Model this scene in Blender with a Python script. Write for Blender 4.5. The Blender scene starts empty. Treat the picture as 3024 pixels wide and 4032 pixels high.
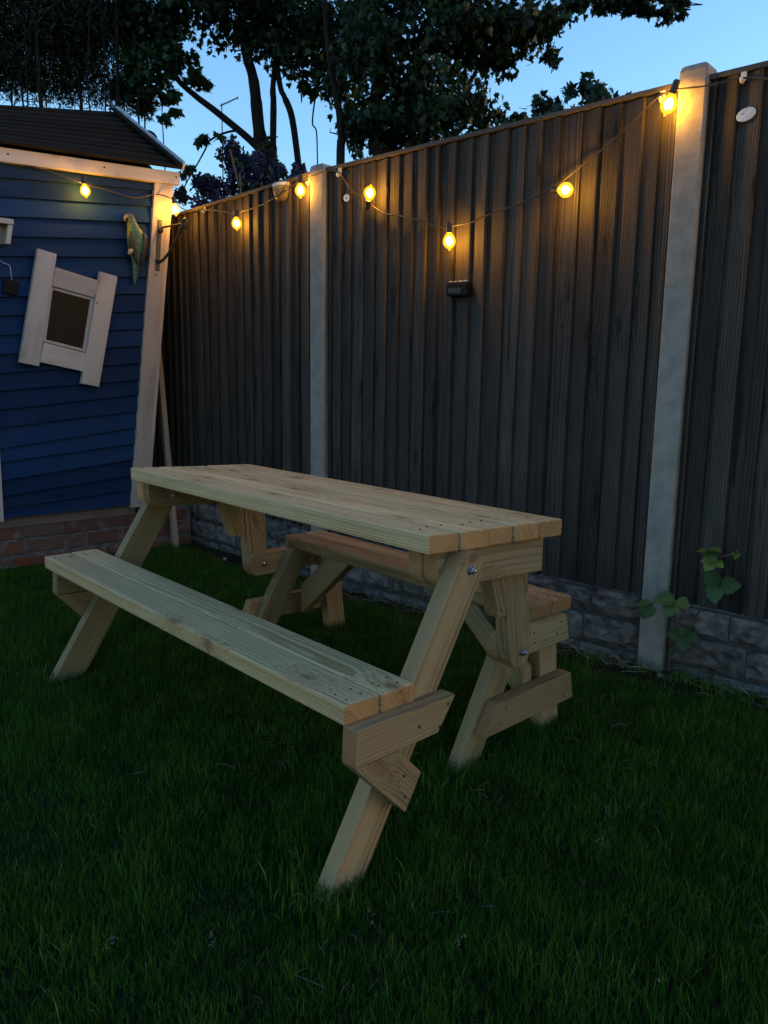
import bpy, bmesh, math, random
import numpy as np
from mathutils import Vector, Matrix

random.seed(7)
rng = np.random.default_rng(11)
scene = bpy.context.scene
col = scene.collection

# ------------------------------------------------------------------ camera
cam_data = bpy.data.cameras.new('camera')
cam = bpy.data.objects.new('camera', cam_data)
col.objects.link(cam)
RIGHT = Vector((0.67442604, 0.73820988, 0.01398888))
DOWN = Vector((0.13336265, -0.10316123, -0.98568360))
FWD = Vector((-0.72619826, 0.66663628, -0.16802424))
CAM = Vector((2.693559, -1.208880, 1.165094))
m = Matrix((RIGHT, -DOWN, -FWD)).transposed().to_4x4()
m.translation = CAM
cam.matrix_world = m
cam_data.sensor_fit = 'HORIZONTAL'
cam_data.sensor_width = 36.0
cam_data.lens = 36.0 * 3030.53 / 3024.0
cam_data.clip_start = 0.05
cam_data.clip_end = 600.0
scene.camera = cam

# ------------------------------------------------------------------ sky, sun, exposure
SUN_AZ = math.radians(36.0)      # clockwise from +Y: the last glow, to the right beyond the fence
SUN_EL = math.radians(2.0)
world = bpy.data.worlds.new('World')
scene.world = world
world.use_nodes = True
wnt = world.node_tree
sky = wnt.nodes.new('ShaderNodeTexSky')
sky.sky_type = 'NISHITA'
sky.sun_disc = False
sky.sun_elevation = SUN_EL
sky.sun_rotation = SUN_AZ
sky.ozone_density = 2.9
sky.dust_density = 0.5
sky.air_density = 1.0
wnt.links.new(sky.outputs[0], wnt.nodes['Background'].inputs[0])
wnt.nodes['Background'].inputs[1].default_value = 0.135

sun_data = bpy.data.lights.new('sun', 'SUN')
sun_data.energy = 0.02
sun_data.angle = math.radians(14)
sun_data.color = (1.0, 0.78, 0.6)
sun = bpy.data.objects.new('sun', sun_data)
col.objects.link(sun)
sd = Vector((math.sin(SUN_AZ) * math.cos(0.12), math.cos(SUN_AZ) * math.cos(0.12), math.sin(0.12)))
sun.rotation_euler = (-sd).to_track_quat('-Z', 'Y').to_euler()

scene.view_settings.view_transform = 'Standard'
scene.view_settings.look = 'None'
scene.view_settings.gamma = 1.0
scene.view_settings.use_curve_mapping = False
scene.view_settings.exposure = 3.15
scene.render.engine = 'CYCLES'
scene.cycles.use_denoising = True
scene.cycles.max_bounces = 4
scene.cycles.transparent_max_bounces = 12
scene.cycles.sample_clamp_indirect = 2.0

# ------------------------------------------------------------------ material helpers
class NT:
    def __init__(s, name):
        s.m = bpy.data.materials.new(name)
        s.m.use_nodes = True
        s.t = s.m.node_tree
        s.b = s.t.nodes['Principled BSDF']
    def n(s, kind, **kw):
        nd = s.t.nodes.new('ShaderNode' + kind)
        for k, v in kw.items():
            setattr(nd, k, v)
        return nd
    def put(s, sock, v):
        if isinstance(v, bpy.types.NodeSocket):
            s.t.links.new(v, sock)
        else:
            if hasattr(sock.default_value, '__len__') and hasattr(v, '__len__') and len(sock.default_value) == 4 and len(v) == 3:
                v = (*v, 1.0)
            sock.default_value = v
    def math(s, op, a, b=None, c=None, clamp=False):
        nd = s.n('Math', operation=op, use_clamp=clamp)
        for i, v in enumerate((a, b, c)):
            if v is not None:
                s.put(nd.inputs[i], v)
        return nd.outputs[0]
    def vmath(s, op, a, b=None):
        nd = s.n('VectorMath', operation=op)
        s.put(nd.inputs[0], a)
        if b is not None:
            s.put(nd.inputs[1], b)
        return nd.outputs[0]
    def noise(s, vec, scale, detail=3, rough=0.55, dist=0.0):
        nd = s.n('TexNoise')
        s.put(nd.inputs['Vector'], vec)
        nd.inputs['Scale'].default_value = scale
        nd.inputs['Detail'].default_value = detail
        nd.inputs['Roughness'].default_value = rough
        nd.inputs['Distortion'].default_value = dist
        return nd.outputs['Fac']
    def ramp(s, fac, stops):
        nd = s.n('ValToRGB')
        cr = nd.color_ramp
        while len(cr.elements) > 1:
            cr.elements.remove(cr.elements[0])
        cr.elements[0].position = stops[0][0]
        cr.elements[0].color = (*stops[0][1], 1) if len(stops[0][1]) == 3 else stops[0][1]
        for p, c in stops[1:]:
            e = cr.elements.new(p)
            e.color = (*c, 1)
        s.put(nd.inputs[0], fac)
        return nd.outputs[0]
    def mix(s, fac, a, b, mode='MIX'):
        nd = s.n('Mix', data_type='RGBA', blend_type=mode)
        s.put(nd.inputs[0], fac)
        s.put(nd.inputs[6], a)
        s.put(nd.inputs[7], b)
        return nd.outputs[2]
    def smooth(s, v, a, b):
        nd = s.n('MapRange', interpolation_type='SMOOTHSTEP')
        s.put(nd.inputs[0], v)
        nd.inputs[1].default_value = a
        nd.inputs[2].default_value = b
        return nd.outputs[0]
    def obj(s):
        return s.n('TexCoord').outputs['Object']
    def rand(s):
        return s.n('ObjectInfo').outputs['Random']
    def bump(s, h, strength, dist):
        nd = s.n('Bump')
        nd.inputs['Strength'].default_value = strength
        nd.inputs['Distance'].default_value = dist
        s.put(nd.inputs['Height'], h)
        s.put(s.b.inputs['Normal'], nd.outputs[0])
    def done(s, color, rough=0.7, spec=0.3):
        s.put(s.b.inputs['Base Color'], color)
        s.put(s.b.inputs['Roughness'], rough)
        s.b.inputs['Specular IOR Level'].default_value = spec
        return s.m

def sep(N, v):
    nd = N.n('SeparateXYZ')
    N.put(nd.inputs[0], v)
    return nd.outputs

def comb(N, x, y, z):
    nd = N.n('CombineXYZ')
    for i, v in enumerate((x, y, z)):
        N.put(nd.inputs[i], v)
    return nd.outputs[0]

def wood(name, light, dark, stain, knot=(0.17, 0.085, 0.04), ring=0.006, contrast=0.5, knots=True, rough=0.68, bump=0.25, weather=0.3, knot_scale=(3.2, 9.0), tone_var=0.34, end_grain=None, spec=0.3, fibre_mix=0.22):
    """solid wood; the grain runs along the object's local x"""
    N = NT(name)
    p = N.obj()
    r = N.rand()
    off = comb(N, N.math('MULTIPLY', r, 37.3), N.math('MULTIPLY', r, 11.7), N.math('MULTIPLY', r, 23.9))
    q = N.vmath('ADD', p, off)
    x, y, z = sep(N, p)
    # knots: round on the wide face, stripes across the narrow one
    qx, qy, qz = sep(N, q)
    kv = N.n('TexVoronoi', feature='F1', voronoi_dimensions='2D')
    N.put(kv.inputs['Vector'], comb(N, N.math('MULTIPLY', qx, knot_scale[0]), N.math('MULTIPLY', N.math('ADD', qy, N.math('MULTIPLY', qz, 0.55)), knot_scale[1]), 0.0))
    kv.inputs['Scale'].default_value = 1.0
    kd = N.math('ADD', kv.outputs['Distance'], N.math('MULTIPLY_ADD', N.noise(q, 55.0, 3, 0.6), 0.24, -0.12))
    ksel = N.math('GREATER_THAN', sep(N, kv.outputs['Color'])[0], 0.45)
    near = N.math('MULTIPLY', N.smooth(kd, 0.42, 0.02), ksel)
    core = N.math('MULTIPLY', N.smooth(kd, 0.12, 0.03), ksel)
    wob = N.noise(N.vmath('MULTIPLY', q, (0.9, 9.0, 9.0)), 1.0, 2, 0.5)
    wob2 = N.noise(N.vmath('MULTIPLY', q, (6.0, 30.0, 30.0)), 1.0, 2, 0.5)
    y0 = N.math('MULTIPLY_ADD', N.math('FRACT', N.math('MULTIPLY', r, 7.31)), 0.14, -0.07)
    z0 = N.math('MULTIPLY_ADD', N.math('FRACT', N.math('MULTIPLY', r, 13.7)), 0.16, -0.08)
    dy = N.math('SUBTRACT', y, y0)
    dz = N.math('SUBTRACT', z, z0)
    rad = N.math('SQRT', N.math('ADD', N.math('MULTIPLY', dy, dy), N.math('MULTIPLY', dz, dz)))
    rad = N.math('ADD', rad, N.math('MULTIPLY', wob, 0.022))
    rad = N.math('ADD', rad, N.math('MULTIPLY', wob2, 0.0022))
    rn = N.n('TexNoise', noise_dimensions='1D')
    N.put(rn.inputs['W'], N.math('ADD', N.math('MULTIPLY', rad, 70.0), N.math('MULTIPLY', r, 90.0)))
    rad = N.math('ADD', rad, N.math('MULTIPLY', rn.outputs['Fac'], 0.007))
    if knots:
        rad = N.math('ADD', rad, N.math('MULTIPLY', near, 0.016))
    fr = N.math('FRACT', N.math('DIVIDE', rad, ring))
    late = N.math('MULTIPLY', N.smooth(fr, 0.25, 0.86), N.smooth(fr, 1.0, 0.9))
    fibre = N.noise(N.vmath('MULTIPLY', q, (7.0, 420.0, 420.0)), 1.0, 2, 0.6)
    big = N.noise(N.vmath('MULTIPLY', q, (2.2, 9.0, 9.0)), 1.0, 3, 0.6)
    cmod = N.math('MULTIPLY', contrast, N.math('MULTIPLY_ADD', N.smooth(big, 0.35, 0.65), 0.75, 0.45))
    c = N.mix(N.math('MULTIPLY', late, cmod, clamp=True), light, dark)
    c = N.mix(N.math('MULTIPLY', N.smooth(big, 0.42, 0.72), weather), c, stain)
    c = N.mix(N.math('MULTIPLY', N.smooth(fibre, 0.35, 0.7), fibre_mix), c, dark)
    tone = N.math('MULTIPLY_ADD', N.math('FRACT', N.math('MULTIPLY', r, 29.1)), tone_var, 1.0 - tone_var / 2)
    c = N.mix(1.0, c, comb(N, tone, tone, tone), 'MULTIPLY')
    if knots:
        c = N.mix(N.math('MULTIPLY', near, 0.38), c, dark)
        c = N.mix(N.math('MULTIPLY', core, 0.75), c, knot)
    h = N.math('ADD', N.math('MULTIPLY', late, 0.6), N.math('MULTIPLY', fibre, 0.5))
    N.bump(h, bump, 0.0012)
    if end_grain:
        nx = N.math('ABSOLUTE', sep(N, N.n('TexCoord').outputs['Normal'])[0])
        c = N.mix(N.smooth(nx, 0.6, 0.9), c, N.mix(1.0, c, end_grain, 'MULTIPLY'))
    return N.done(c, rough, spec)

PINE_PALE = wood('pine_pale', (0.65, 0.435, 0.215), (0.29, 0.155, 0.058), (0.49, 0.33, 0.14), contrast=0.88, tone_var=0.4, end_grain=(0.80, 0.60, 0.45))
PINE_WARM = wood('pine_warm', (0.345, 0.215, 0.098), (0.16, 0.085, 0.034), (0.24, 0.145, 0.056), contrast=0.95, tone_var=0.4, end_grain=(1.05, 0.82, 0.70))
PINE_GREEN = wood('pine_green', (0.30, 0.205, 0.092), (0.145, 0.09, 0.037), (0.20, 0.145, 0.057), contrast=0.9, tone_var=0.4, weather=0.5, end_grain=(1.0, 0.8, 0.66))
FENCE_WOOD = wood('fence_stain', (0.076, 0.058, 0.045), (0.012, 0.009, 0.007), (0.050, 0.043, 0.038), knot=(0.008, 0.0055, 0.004), ring=0.009, contrast=1.0, fibre_mix=0.5, weather=0.95, rough=0.85, bump=0.6, knot_scale=(2.0, 10.0), tone_var=0.7, spec=0.2)
CAP_WOOD = wood('capping_wood', (0.09, 0.07, 0.056), (0.05, 0.038, 0.03), (0.07, 0.062, 0.055), knots=False, rough=0.85)
BLUE_WOOD = wood('blue_paint', (0.0075, 0.028, 0.080), (0.005, 0.020, 0.057), (0.016, 0.038, 0.080), knot=(0.003, 0.013, 0.036), contrast=0.55, weather=0.6, rough=0.72, bump=0.35, knot_scale=(1.4, 6.0), spec=0.12, tone_var=0.55)
WHITE_WOOD = wood('white_paint', (0.48, 0.385, 0.32), (0.39, 0.305, 0.25), (0.31, 0.245, 0.20), knot=(0.28, 0.21, 0.165), contrast=0.35, weather=0.65, rough=0.6, bump=0.3)
SILL_WOOD = wood('sill_timber', (0.17, 0.12, 0.09), (0.09, 0.06, 0.045), (0.11, 0.09, 0.08), rough=0.85, bump=0.5)
STAKE_WOOD = wood('stake_timber', (0.34, 0.24, 0.17), (0.2, 0.13, 0.09), (0.22, 0.17, 0.13), rough=0.8)
ROOF_WOOD = wood('roof_boards', (0.022, 0.0165, 0.012), (0.010, 0.008, 0.006), (0.015, 0.012, 0.0095), knots=False, rough=0.95, bump=0.6, spec=0.04)

def simple(name, c1, c2, scale=20, rough=0.7, spec=0.3, bump=0.0, bdist=0.002, metallic=0.0, detail=4, rnd=0.0):
    N = NT(name)
    p = N.obj()
    if rnd:
        r = N.rand()
        p = N.vmath('ADD', p, comb(N, N.math('MULTIPLY', r, 31.0), N.math('MULTIPLY', r, 17.0), N.math('MULTIPLY', r, 7.0)))
    f = N.noise(p, scale, detail, 0.6)
    c = N.mix(N.smooth(f, 0.3, 0.7), c1, c2)
    if rnd:
        t = N.math('MULTIPLY_ADD', N.rand(), rnd, 1.0 - rnd / 2)
        c = N.mix(1.0, c, comb(N, t, t, t), 'MULTIPLY')
    if bump:
        N.bump(f, bump, bdist)
    N.b.inputs['Metallic'].default_value = metallic
    return N.done(c, rough, spec)

def concrete(name, base, dark, moss):
    N = NT(name)
    p = N.obj()
    f = N.noise(p, 14, 5, 0.65)
    g = N.noise(p, 140, 3, 0.6)
    k = N.noise(N.vmath('MULTIPLY', p, (30, 30, 3)), 1.0, 3, 0.5)
    c = N.mix(N.smooth(f, 0.32, 0.7), base, dark)
    c = N.mix(N.math('MULTIPLY', N.smooth(k, 0.5, 0.75), 0.4), c, dark)
    c = N.mix(N.math('MULTIPLY', N.smooth(g, 0.58, 0.72), 0.35), c, dark)
    z = sep(N, p)[2]
    c = N.mix(N.math('MULTIPLY', N.smooth(N.math('ADD', z, N.math('MULTIPLY', f, 0.12)), 0.24, 0.10), 0.55), c, moss)
    N.bump(N.math('ADD', f, N.math('MULTIPLY', g, 0.5)), 0.5, 0.003)
    return N.done(c, 0.9, 0.2)

POST_CON = concrete('concrete_post', (0.30, 0.252, 0.208), (0.215, 0.18, 0.148), (0.06, 0.07, 0.04))
STONE = simple('moulded_stone', (0.16, 0.138, 0.12), (0.055, 0.047, 0.041), 22, 0.92, 0.2, 0.9, 0.008, rnd=0.5)
JOINT = simple('gravel_board_joint', (0.07, 0.065, 0.06), (0.045, 0.04, 0.038), 30, 0.95, 0.1, 0.5)
MORTAR = simple('mortar', (0.17, 0.15, 0.14), (0.08, 0.072, 0.068), 18, 0.95, 0.1, 1.0, 0.01)

def brick_mat():
    N = NT('brick_red')
    p = N.obj()
    r = N.rand()
    q = N.vmath('ADD', p, comb(N, N.math('MULTIPLY', r, 41.0), N.math('MULTIPLY', r, 13.0), N.math('MULTIPLY', r, 5.0)))
    base = N.ramp(N.math('FRACT', N.math('MULTIPLY', r, 17.3)), [(0.0, (0.13, 0.045, 0.030)), (0.35, (0.18, 0.055, 0.028)), (0.6, (0.10, 0.050, 0.040)), (0.8, (0.20, 0.075, 0.042)), (1.0, (0.14, 0.085, 0.06))])
    f = N.noise(q, 25, 4, 0.65)
    g = N.noise(q, 8, 3, 0.6)
    c = N.mix(N.math('MULTIPLY', N.smooth(f, 0.35, 0.7), 0.5), base, (0.10, 0.05, 0.04))
    c = N.mix(N.math('MULTIPLY', N.smooth(g, 0.56, 0.7), 0.6), c, (0.22, 0.19, 0.175))
    N.bump(f, 0.8, 0.004)
    return N.done(c, 0.92, 0.15)
BRICK = brick_mat()

def soil_mat():
    N = NT('lawn_soil')
    p = N.obj()
    f = N.noise(p, 9, 6, 0.7)
    g = N.noise(p, 60, 4, 0.7)
    c = N.mix(N.smooth(f, 0.35, 0.68), (0.016, 0.017, 0.008), (0.009, 0.017, 0.004))
    c = N.mix(N.math('MULTIPLY', N.smooth(g, 0.5, 0.7), 0.6), c, (0.026, 0.022, 0.013))
    N.bump(N.math('ADD', f, g), 0.9, 0.02)
    return N.done(c, 0.95, 0.1)
SOIL = soil_mat()

def tint_leaf(name, lo, mid, hi, trans=0.25, rough=0.55, spec=0.35):
    """foliage with one colour per leaf or blade, kept in the mesh attribute 'tint'"""
    N = NT(name)
    at = N.n('Attribute', attribute_name='tint')
    c = N.ramp(at.outputs['Fac'], [(0.0, lo), (0.5, mid), (1.0, hi)])
    N.done(c, rough, spec)
    tr = N.n('BsdfTranslucent')
    N.put(tr.inputs[0], c)
    mx = N.n('MixShader')
    mx.inputs[0].default_value = trans
    N.t.links.new(N.b.outputs[0], mx.inputs[1])
    N.t.links.new(tr.outputs[0], mx.inputs[2])
    N.t.links.new(mx.outputs[0], N.t.nodes['Material Output'].inputs[0])
    return N.m

def grass_mat():
    N = NT('grass_blades')
    at = N.n('Attribute', attribute_name='tint')
    p = N.obj()
    c = N.ramp(at.outputs['Fac'], [(0.0, (0.018, 0.056, 0.004)), (0.45, (0.044, 0.110, 0.008)), (0.8, (0.098, 0.175, 0.020)), (0.93, (0.13, 0.20, 0.04)), (1.0, (0.20, 0.155, 0.065))])
    patch = N.noise(p, 3.1, 5, 0.65)
    c = N.mix(N.math('MULTIPLY', N.smooth(patch, 0.52, 0.72), 0.45), c, (0.060, 0.070, 0.012))
    N.done(c, 0.55, 0.15)
    tr = N.n('BsdfTranslucent')
    N.put(tr.inputs[0], c)
    mx = N.n('MixShader')
    mx.inputs[0].default_value = 0.25
    N.t.links.new(N.b.outputs[0], mx.inputs[1])
    N.t.links.new(tr.outputs[0], mx.inputs[2])
    N.t.links.new(mx.outputs[0], N.t.nodes['Material Output'].inputs[0])
    return N.m
GRASS = grass_mat()
MAPLE = tint_leaf('sycamore_leaf', (0.009, 0.023, 0.007), (0.017, 0.043, 0.011), (0.036, 0.080, 0.018))
MAPLE2 = tint_leaf('maple_leaf', (0.008, 0.019, 0.007), (0.014, 0.035, 0.010), (0.028, 0.062, 0.016))
SHRUB = tint_leaf('shrub_leaf', (0.010, 0.022, 0.012), (0.018, 0.038, 0.018), (0.03, 0.06, 0.025))
CONIFER = tint_leaf('conifer_spray', (0.013, 0.016, 0.006), (0.022, 0.028, 0.009), (0.036, 0.045, 0.015), 0.1)
FLOWER = tint_leaf('blue_blossom', (0.020, 0.020, 0.055), (0.038, 0.037, 0.105), (0.065, 0.062, 0.17), 0.15)
BRAMBLE = tint_leaf('bramble_leaf', (0.022, 0.055, 0.012), (0.042, 0.09, 0.017), (0.14, 0.19, 0.025), 0.2)
STRAW = tint_leaf('dry_stems', (0.05, 0.038, 0.024), (0.10, 0.08, 0.05), (0.20, 0.17, 0.11), 0.1)
BARK = simple('bark', (0.026, 0.020, 0.015), (0.010, 0.008, 0.006), 18, 0.9, 0.15, 0.9, 0.01)
CANE = simple('bramble_cane', (0.10, 0.06, 0.04), (0.05, 0.06, 0.025), 40, 0.7)
DARK_PLASTIC = simple('black_plastic', (0.005, 0.0045, 0.004), (0.008, 0.007, 0.006), 60, 0.6, 0.12)
CABLE = simple('brown_cable', (0.030, 0.020, 0.014), (0.045, 0.03, 0.02), 80, 0.5, 0.4)
IRON = simple('painted_iron', (0.030, 0.032, 0.020), (0.045, 0.04, 0.028), 50, 0.45, 0.5, 0.3)
STEEL = simple('zinc_bolt', (0.40, 0.40, 0.40), (0.28, 0.28, 0.28), 90, 0.42, 0.5, metallic=1.0)
BRASS = simple('brass_bolt', (0.70, 0.55, 0.28), (0.5, 0.38, 0.18), 90, 0.25, 0.5, metallic=1.0)
NAIL = simple('rusty_nail', (0.10, 0.07, 0.05), (0.05, 0.03, 0.02), 200, 0.6)
SCREW = simple('sunk_screw', (0.035, 0.024, 0.016), (0.02, 0.014, 0.01), 200, 0.7)
CLIP = simple('clip_plastic', (0.62, 0.58, 0.54), (0.5, 0.46, 0.42), 60, 0.45)
PALE_PLASTIC = simple('grey_white_disc', (0.55, 0.60, 0.66), (0.40, 0.43, 0.47), 60, 0.45, rnd=0.0)
VERGE = simple('verge_strip', (0.42, 0.45, 0.48), (0.3, 0.32, 0.34), 30, 0.5)
ALU = simple('aerial_metal', (0.10, 0.11, 0.12), (0.07, 0.075, 0.08), 30, 0.6)
PEBBLE = simple('pebble', (0.26, 0.22, 0.20), (0.16, 0.13, 0.12), 60, 0.85, rnd=0.6)
SOLAR = simple('solar_cell', (0.006, 0.006, 0.007), (0.010, 0.010, 0.011), 12, 0.3, 0.25)
WALL_BACK = simple('playhouse_plain_wall', (0.035, 0.05, 0.09), (0.028, 0.04, 0.075), 12, 0.7)

def pane_mat():
    N = NT('window_perspex')
    f = N.noise(N.obj(), 9, 4, 0.6)
    c = N.mix(f, (0.014, 0.009, 0.004), (0.024, 0.015, 0.008))
    return N.done(c, 0.45, 0.12)
PANE = pane_mat()

def glow(name, color, strength, transp=None):
    mt = bpy.data.materials.new(name)
    mt.use_nodes = True
    t = mt.node_tree
    t.nodes.remove(t.nodes['Principled BSDF'])
    e = t.nodes.new('ShaderNodeEmission')
    e.inputs[0].default_value = (*color, 1)
    e.inputs[1].default_value = strength
    out = t.nodes['Material Output']
    if transp is None:
        t.links.new(e.outputs[0], out.inputs[0])
    else:
        tb = t.nodes.new('ShaderNodeBsdfTransparent')
        tb.inputs[0].default_value = (*transp, 1)
        ad = t.nodes.new('ShaderNodeAddShader')
        t.links.new(e.outputs[0], ad.inputs[0])
        t.links.new(tb.outputs[0], ad.inputs[1])
        t.links.new(ad.outputs[0], out.inputs[0])
    return mt
FILAMENT = glow('lit_filament', (1.0, 0.54, 0.070), 44.0)
BULB_GLASS = glow('amber_bulb_glass', (1.0, 0.44, 0.02), 0.12, (0.92, 0.80, 0.55))

def lamp_glass():
    N = NT('wall_lamp_glass')
    N.done((0.55, 0.42, 0.24), 0.25, 0.5)
    tb = N.n('BsdfTransparent')
    tb.inputs[0].default_value = (0.85, 0.8, 0.7, 1)
    mx = N.n('MixShader')
    mx.inputs[0].default_value = 0.72
    N.t.links.new(N.b.outputs[0], mx.inputs[1])
    N.t.links.new(tb.outputs[0], mx.inputs[2])
    N.t.links.new(mx.outputs[0], N.t.nodes['Material Output'].inputs[0])
    return N.m
LAMP_GLASS = lamp_glass()
BULB_GLASS.cycles.emission_sampling = 'NONE'

# ------------------------------------------------------------------ object helpers
def link(o, parent=None):
    col.objects.link(o)
    if parent is not None:
        o.parent = parent
    return o

def world_origin(o):
    v = Vector((0, 0, 0))
    while o is not None:
        v += Vector(o.matrix_basis.translation)
        o = o.parent
    return v

def tag(o, label=None, cat=None, group=None, kind=None):
    if label: o['label'] = label
    if cat: o['category'] = cat
    if group: o['group'] = group
    if kind: o['kind'] = kind
    return o

def thing(name, label, cat, loc=(0, 0, 0), group=None):
    o = bpy.data.objects.new(name, None)
    o.empty_display_size = 0.1
    o.location = loc
    link(o)
    return tag(o, label, cat, group)

def mesh_obj(name, verts, faces, mat, parent=None, smooth=False):
    me = bpy.data.meshes.new(name)
    me.from_pydata([tuple(v) for v in verts], [], faces)
    me.materials.append(mat)
    if smooth:
        me.polygons.foreach_set('use_smooth', [True] * len(me.polygons))
    me.update()
    o = bpy.data.objects.new(name, me)
    return link(o, parent)

def bm_obj(name, bm, mat, parent=None, smooth=False, matrix=None):
    me = bpy.data.meshes.new(name)
    bm.normal_update()
    bm.to_mesh(me)
    bm.free()
    me.materials.append(mat)
    if smooth:
        me.polygons.foreach_set('use_smooth', [True] * len(me.polygons))
    o = bpy.data.objects.new(name, me)
    link(o, parent)
    if matrix is not None:
        place(o, matrix)
    return o

def place(o, matrix):
    """set a world matrix; the only rotated or scaled objects are leaves of the tree of objects"""
    mm = matrix.copy()
    if o.parent is not None:
        par = o.parent
        chain = Matrix.Identity(4)
        stack = []
        while par is not None:
            stack.append(par.matrix_basis.copy())
            par = par.parent
        for b in reversed(stack):
            chain = chain @ b
        mm = chain.inverted() @ mm
    o.matrix_basis = mm

def frame(origin, xdir, zdir):
    x = Vector(xdir).normalized()
    z = Vector(zdir)
    z = (z - x * z.dot(x)).normalized()
    y = z.cross(x)
    mm = Matrix((x, y, z)).transposed().to_4x4()
    mm.translation = Vector(origin)
    return mm

def bevel_bm(bm, w, seg=2):
    if w > 0:
        bmesh.ops.bevel(bm, geom=list(bm.edges), offset=w, segments=seg, profile=0.6, affect='EDGES', clamp_overlap=True)

def prism(name, outline, origin, xdir, ndir, thick, mat, parent, bevel=0.003, wobble=0.0):
    """outline: 2D points in the (xdir, n x xdir) plane through origin; extruded by thick along ndir"""
    mm = frame(origin, xdir, ndir)
    bm = bmesh.new()
    a = [bm.verts.new((u, v, 0)) for u, v in outline]
    b = [bm.verts.new((u, v, thick)) for u, v in outline]
    n = len(outline)
    bm.faces.new(list(reversed(a)))
    bm.faces.new(b)
    for i in range(n):
        j = (i + 1) % n
        bm.faces.new((a[i], a[j], b[j], b[i]))
    bmesh.ops.recalc_face_normals(bm, faces=bm.faces[:])
    # bevel only the long rims, the rounded outline keeps its own facets
    if bevel:
        es = [e for e in bm.edges if (e.verts[0].co.z == e.verts[1].co.z) or n <= 6]
        bmesh.ops.bevel(bm, geom=es, offset=bevel, segments=2, profile=0.6, affect='EDGES', clamp_overlap=True)
    return bm_obj(name, bm, mat, parent, matrix=mm)

def poly_yz(name, pts, x0, x1, grain, mat, parent, bevel=0.003):
    """a board lying in the y-z plane between x0 and x1; pts are (y, z); grain is a (y, z) direction"""
    g = Vector((0, grain[0], grain[1])).normalized()
    cy = sum(p[0] for p in pts) / len(pts)
    cz = sum(p[1] for p in pts) / len(pts)
    o = Vector((x0, cy, cz))
    mm = frame(o, g, (1, 0, 0))
    ax, ay = mm.to_3x3().col[0], mm.to_3x3().col[1]
    out = []
    for (y, z) in pts:
        d = Vector((x0, y, z)) - o
        out.append((d.dot(ax), d.dot(ay)))
    return prism(name, out, o, g, (1, 0, 0), x1 - x0, mat, parent, bevel)

def poly_xz(name, pts, y0, y1, grain, mat, parent, bevel=0.003):
    g = Vector((grain[0], 0, grain[1])).normalized()
    cx = sum(p[0] for p in pts) / len(pts)
    cz = sum(p[1] for p in pts) / len(pts)
    o = Vector((cx, y0, cz))
    mm = frame(o, g, (0, 1, 0))
    ax, ay = mm.to_3x3().col[0], mm.to_3x3().col[1]
    out = [((Vector((x, y0, z)) - o).dot(ax), (Vector((x, y0, z)) - o).dot(ay)) for x, z in pts]
    return prism(name, out, o, g, (0, 1, 0), y1 - y0, mat, parent, bevel)

def hexa(name, low, up, xdir, ndir, mat, parent, bevel=0.003):
    """eight corners: low 4 (loop) and up 4 (loop), world coordinates"""
    c = sum((Vector(v) for v in list(low) + list(up)), Vector()) / 8
    mm = frame(c, xdir, ndir)
    inv = mm.inverted()
    bm = bmesh.new()
    a = [bm.verts.new(inv @ Vector(v)) for v in low]
    b = [bm.verts.new(inv @ Vector(v)) for v in up]
    bm.faces.new(list(reversed(a)))
    bm.faces.new(b)
    for i in range(4):
        j = (i + 1) % 4
        bm.faces.new((a[i], a[j], b[j], b[i]))
    bmesh.ops.recalc_face_normals(bm, faces=bm.faces[:])
    bevel_bm(bm, bevel)
    return bm_obj(name, bm, mat, parent, matrix=mm)

def tube_mesh(pts, radii, sides=8, cap=True):
    P = [Vector(p) for p in pts]
    vs, fs = [], []
    ref = Vector((0.3, 0.2, 0.93)).normalized()
    for i, p in enumerate(P):
        t = (P[min(i + 1, len(P) - 1)] - P[max(i - 1, 0)]).normalized()
        if abs(t.dot(ref)) > 0.97:
            ref = Vector((1, 0, 0))
        u = (ref - t * ref.dot(t)).normalized()
        w = t.cross(u)
        r = radii[i] if hasattr(radii, '__len__') else radii
        for k in range(sides):
            a = 2 * math.pi * k / sides
            vs.append(p + (u * math.cos(a) + w * math.sin(a)) * r)
        ref = u
    for i in range(len(P) - 1):
        for k in range(sides):
            k2 = (k + 1) % sides
            fs.append((i * sides + k, i * sides + k2, (i + 1) * sides + k2, (i + 1) * sides + k))
    if cap:
        fs.append(tuple(reversed(range(sides))))
        fs.append(tuple(range((len(P) - 1) * sides, len(P) * sides)))
    return vs, fs

def tube(name, pts, radii, mat, parent=None, sides=8, smooth=True):
    vs, fs = tube_mesh(pts, radii, sides)
    off = world_origin(parent) if parent is not None else Vector((0, 0, 0))
    return mesh_obj(name, [v - off for v in vs], fs, mat, parent, smooth)

def spline(pts, n=8):
    """Catmull-Rom through the points"""
    P = [Vector(p) for p in pts]
    P = [2 * P[0] - P[1]] + P + [2 * P[-1] - P[-2]]
    out = []
    for i in range(1, len(P) - 2):
        for k in range(n):
            t = k / n
            a, b, c, d = P[i - 1], P[i], P[i + 1], P[i + 2]
            out.append(0.5 * ((2 * b) + (c - a) * t + (2 * a - 5 * b + 4 * c - d) * t * t + (3 * b - a - 3 * c + d) * t ** 3))
    out.append(P[-2])
    return out

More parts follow.
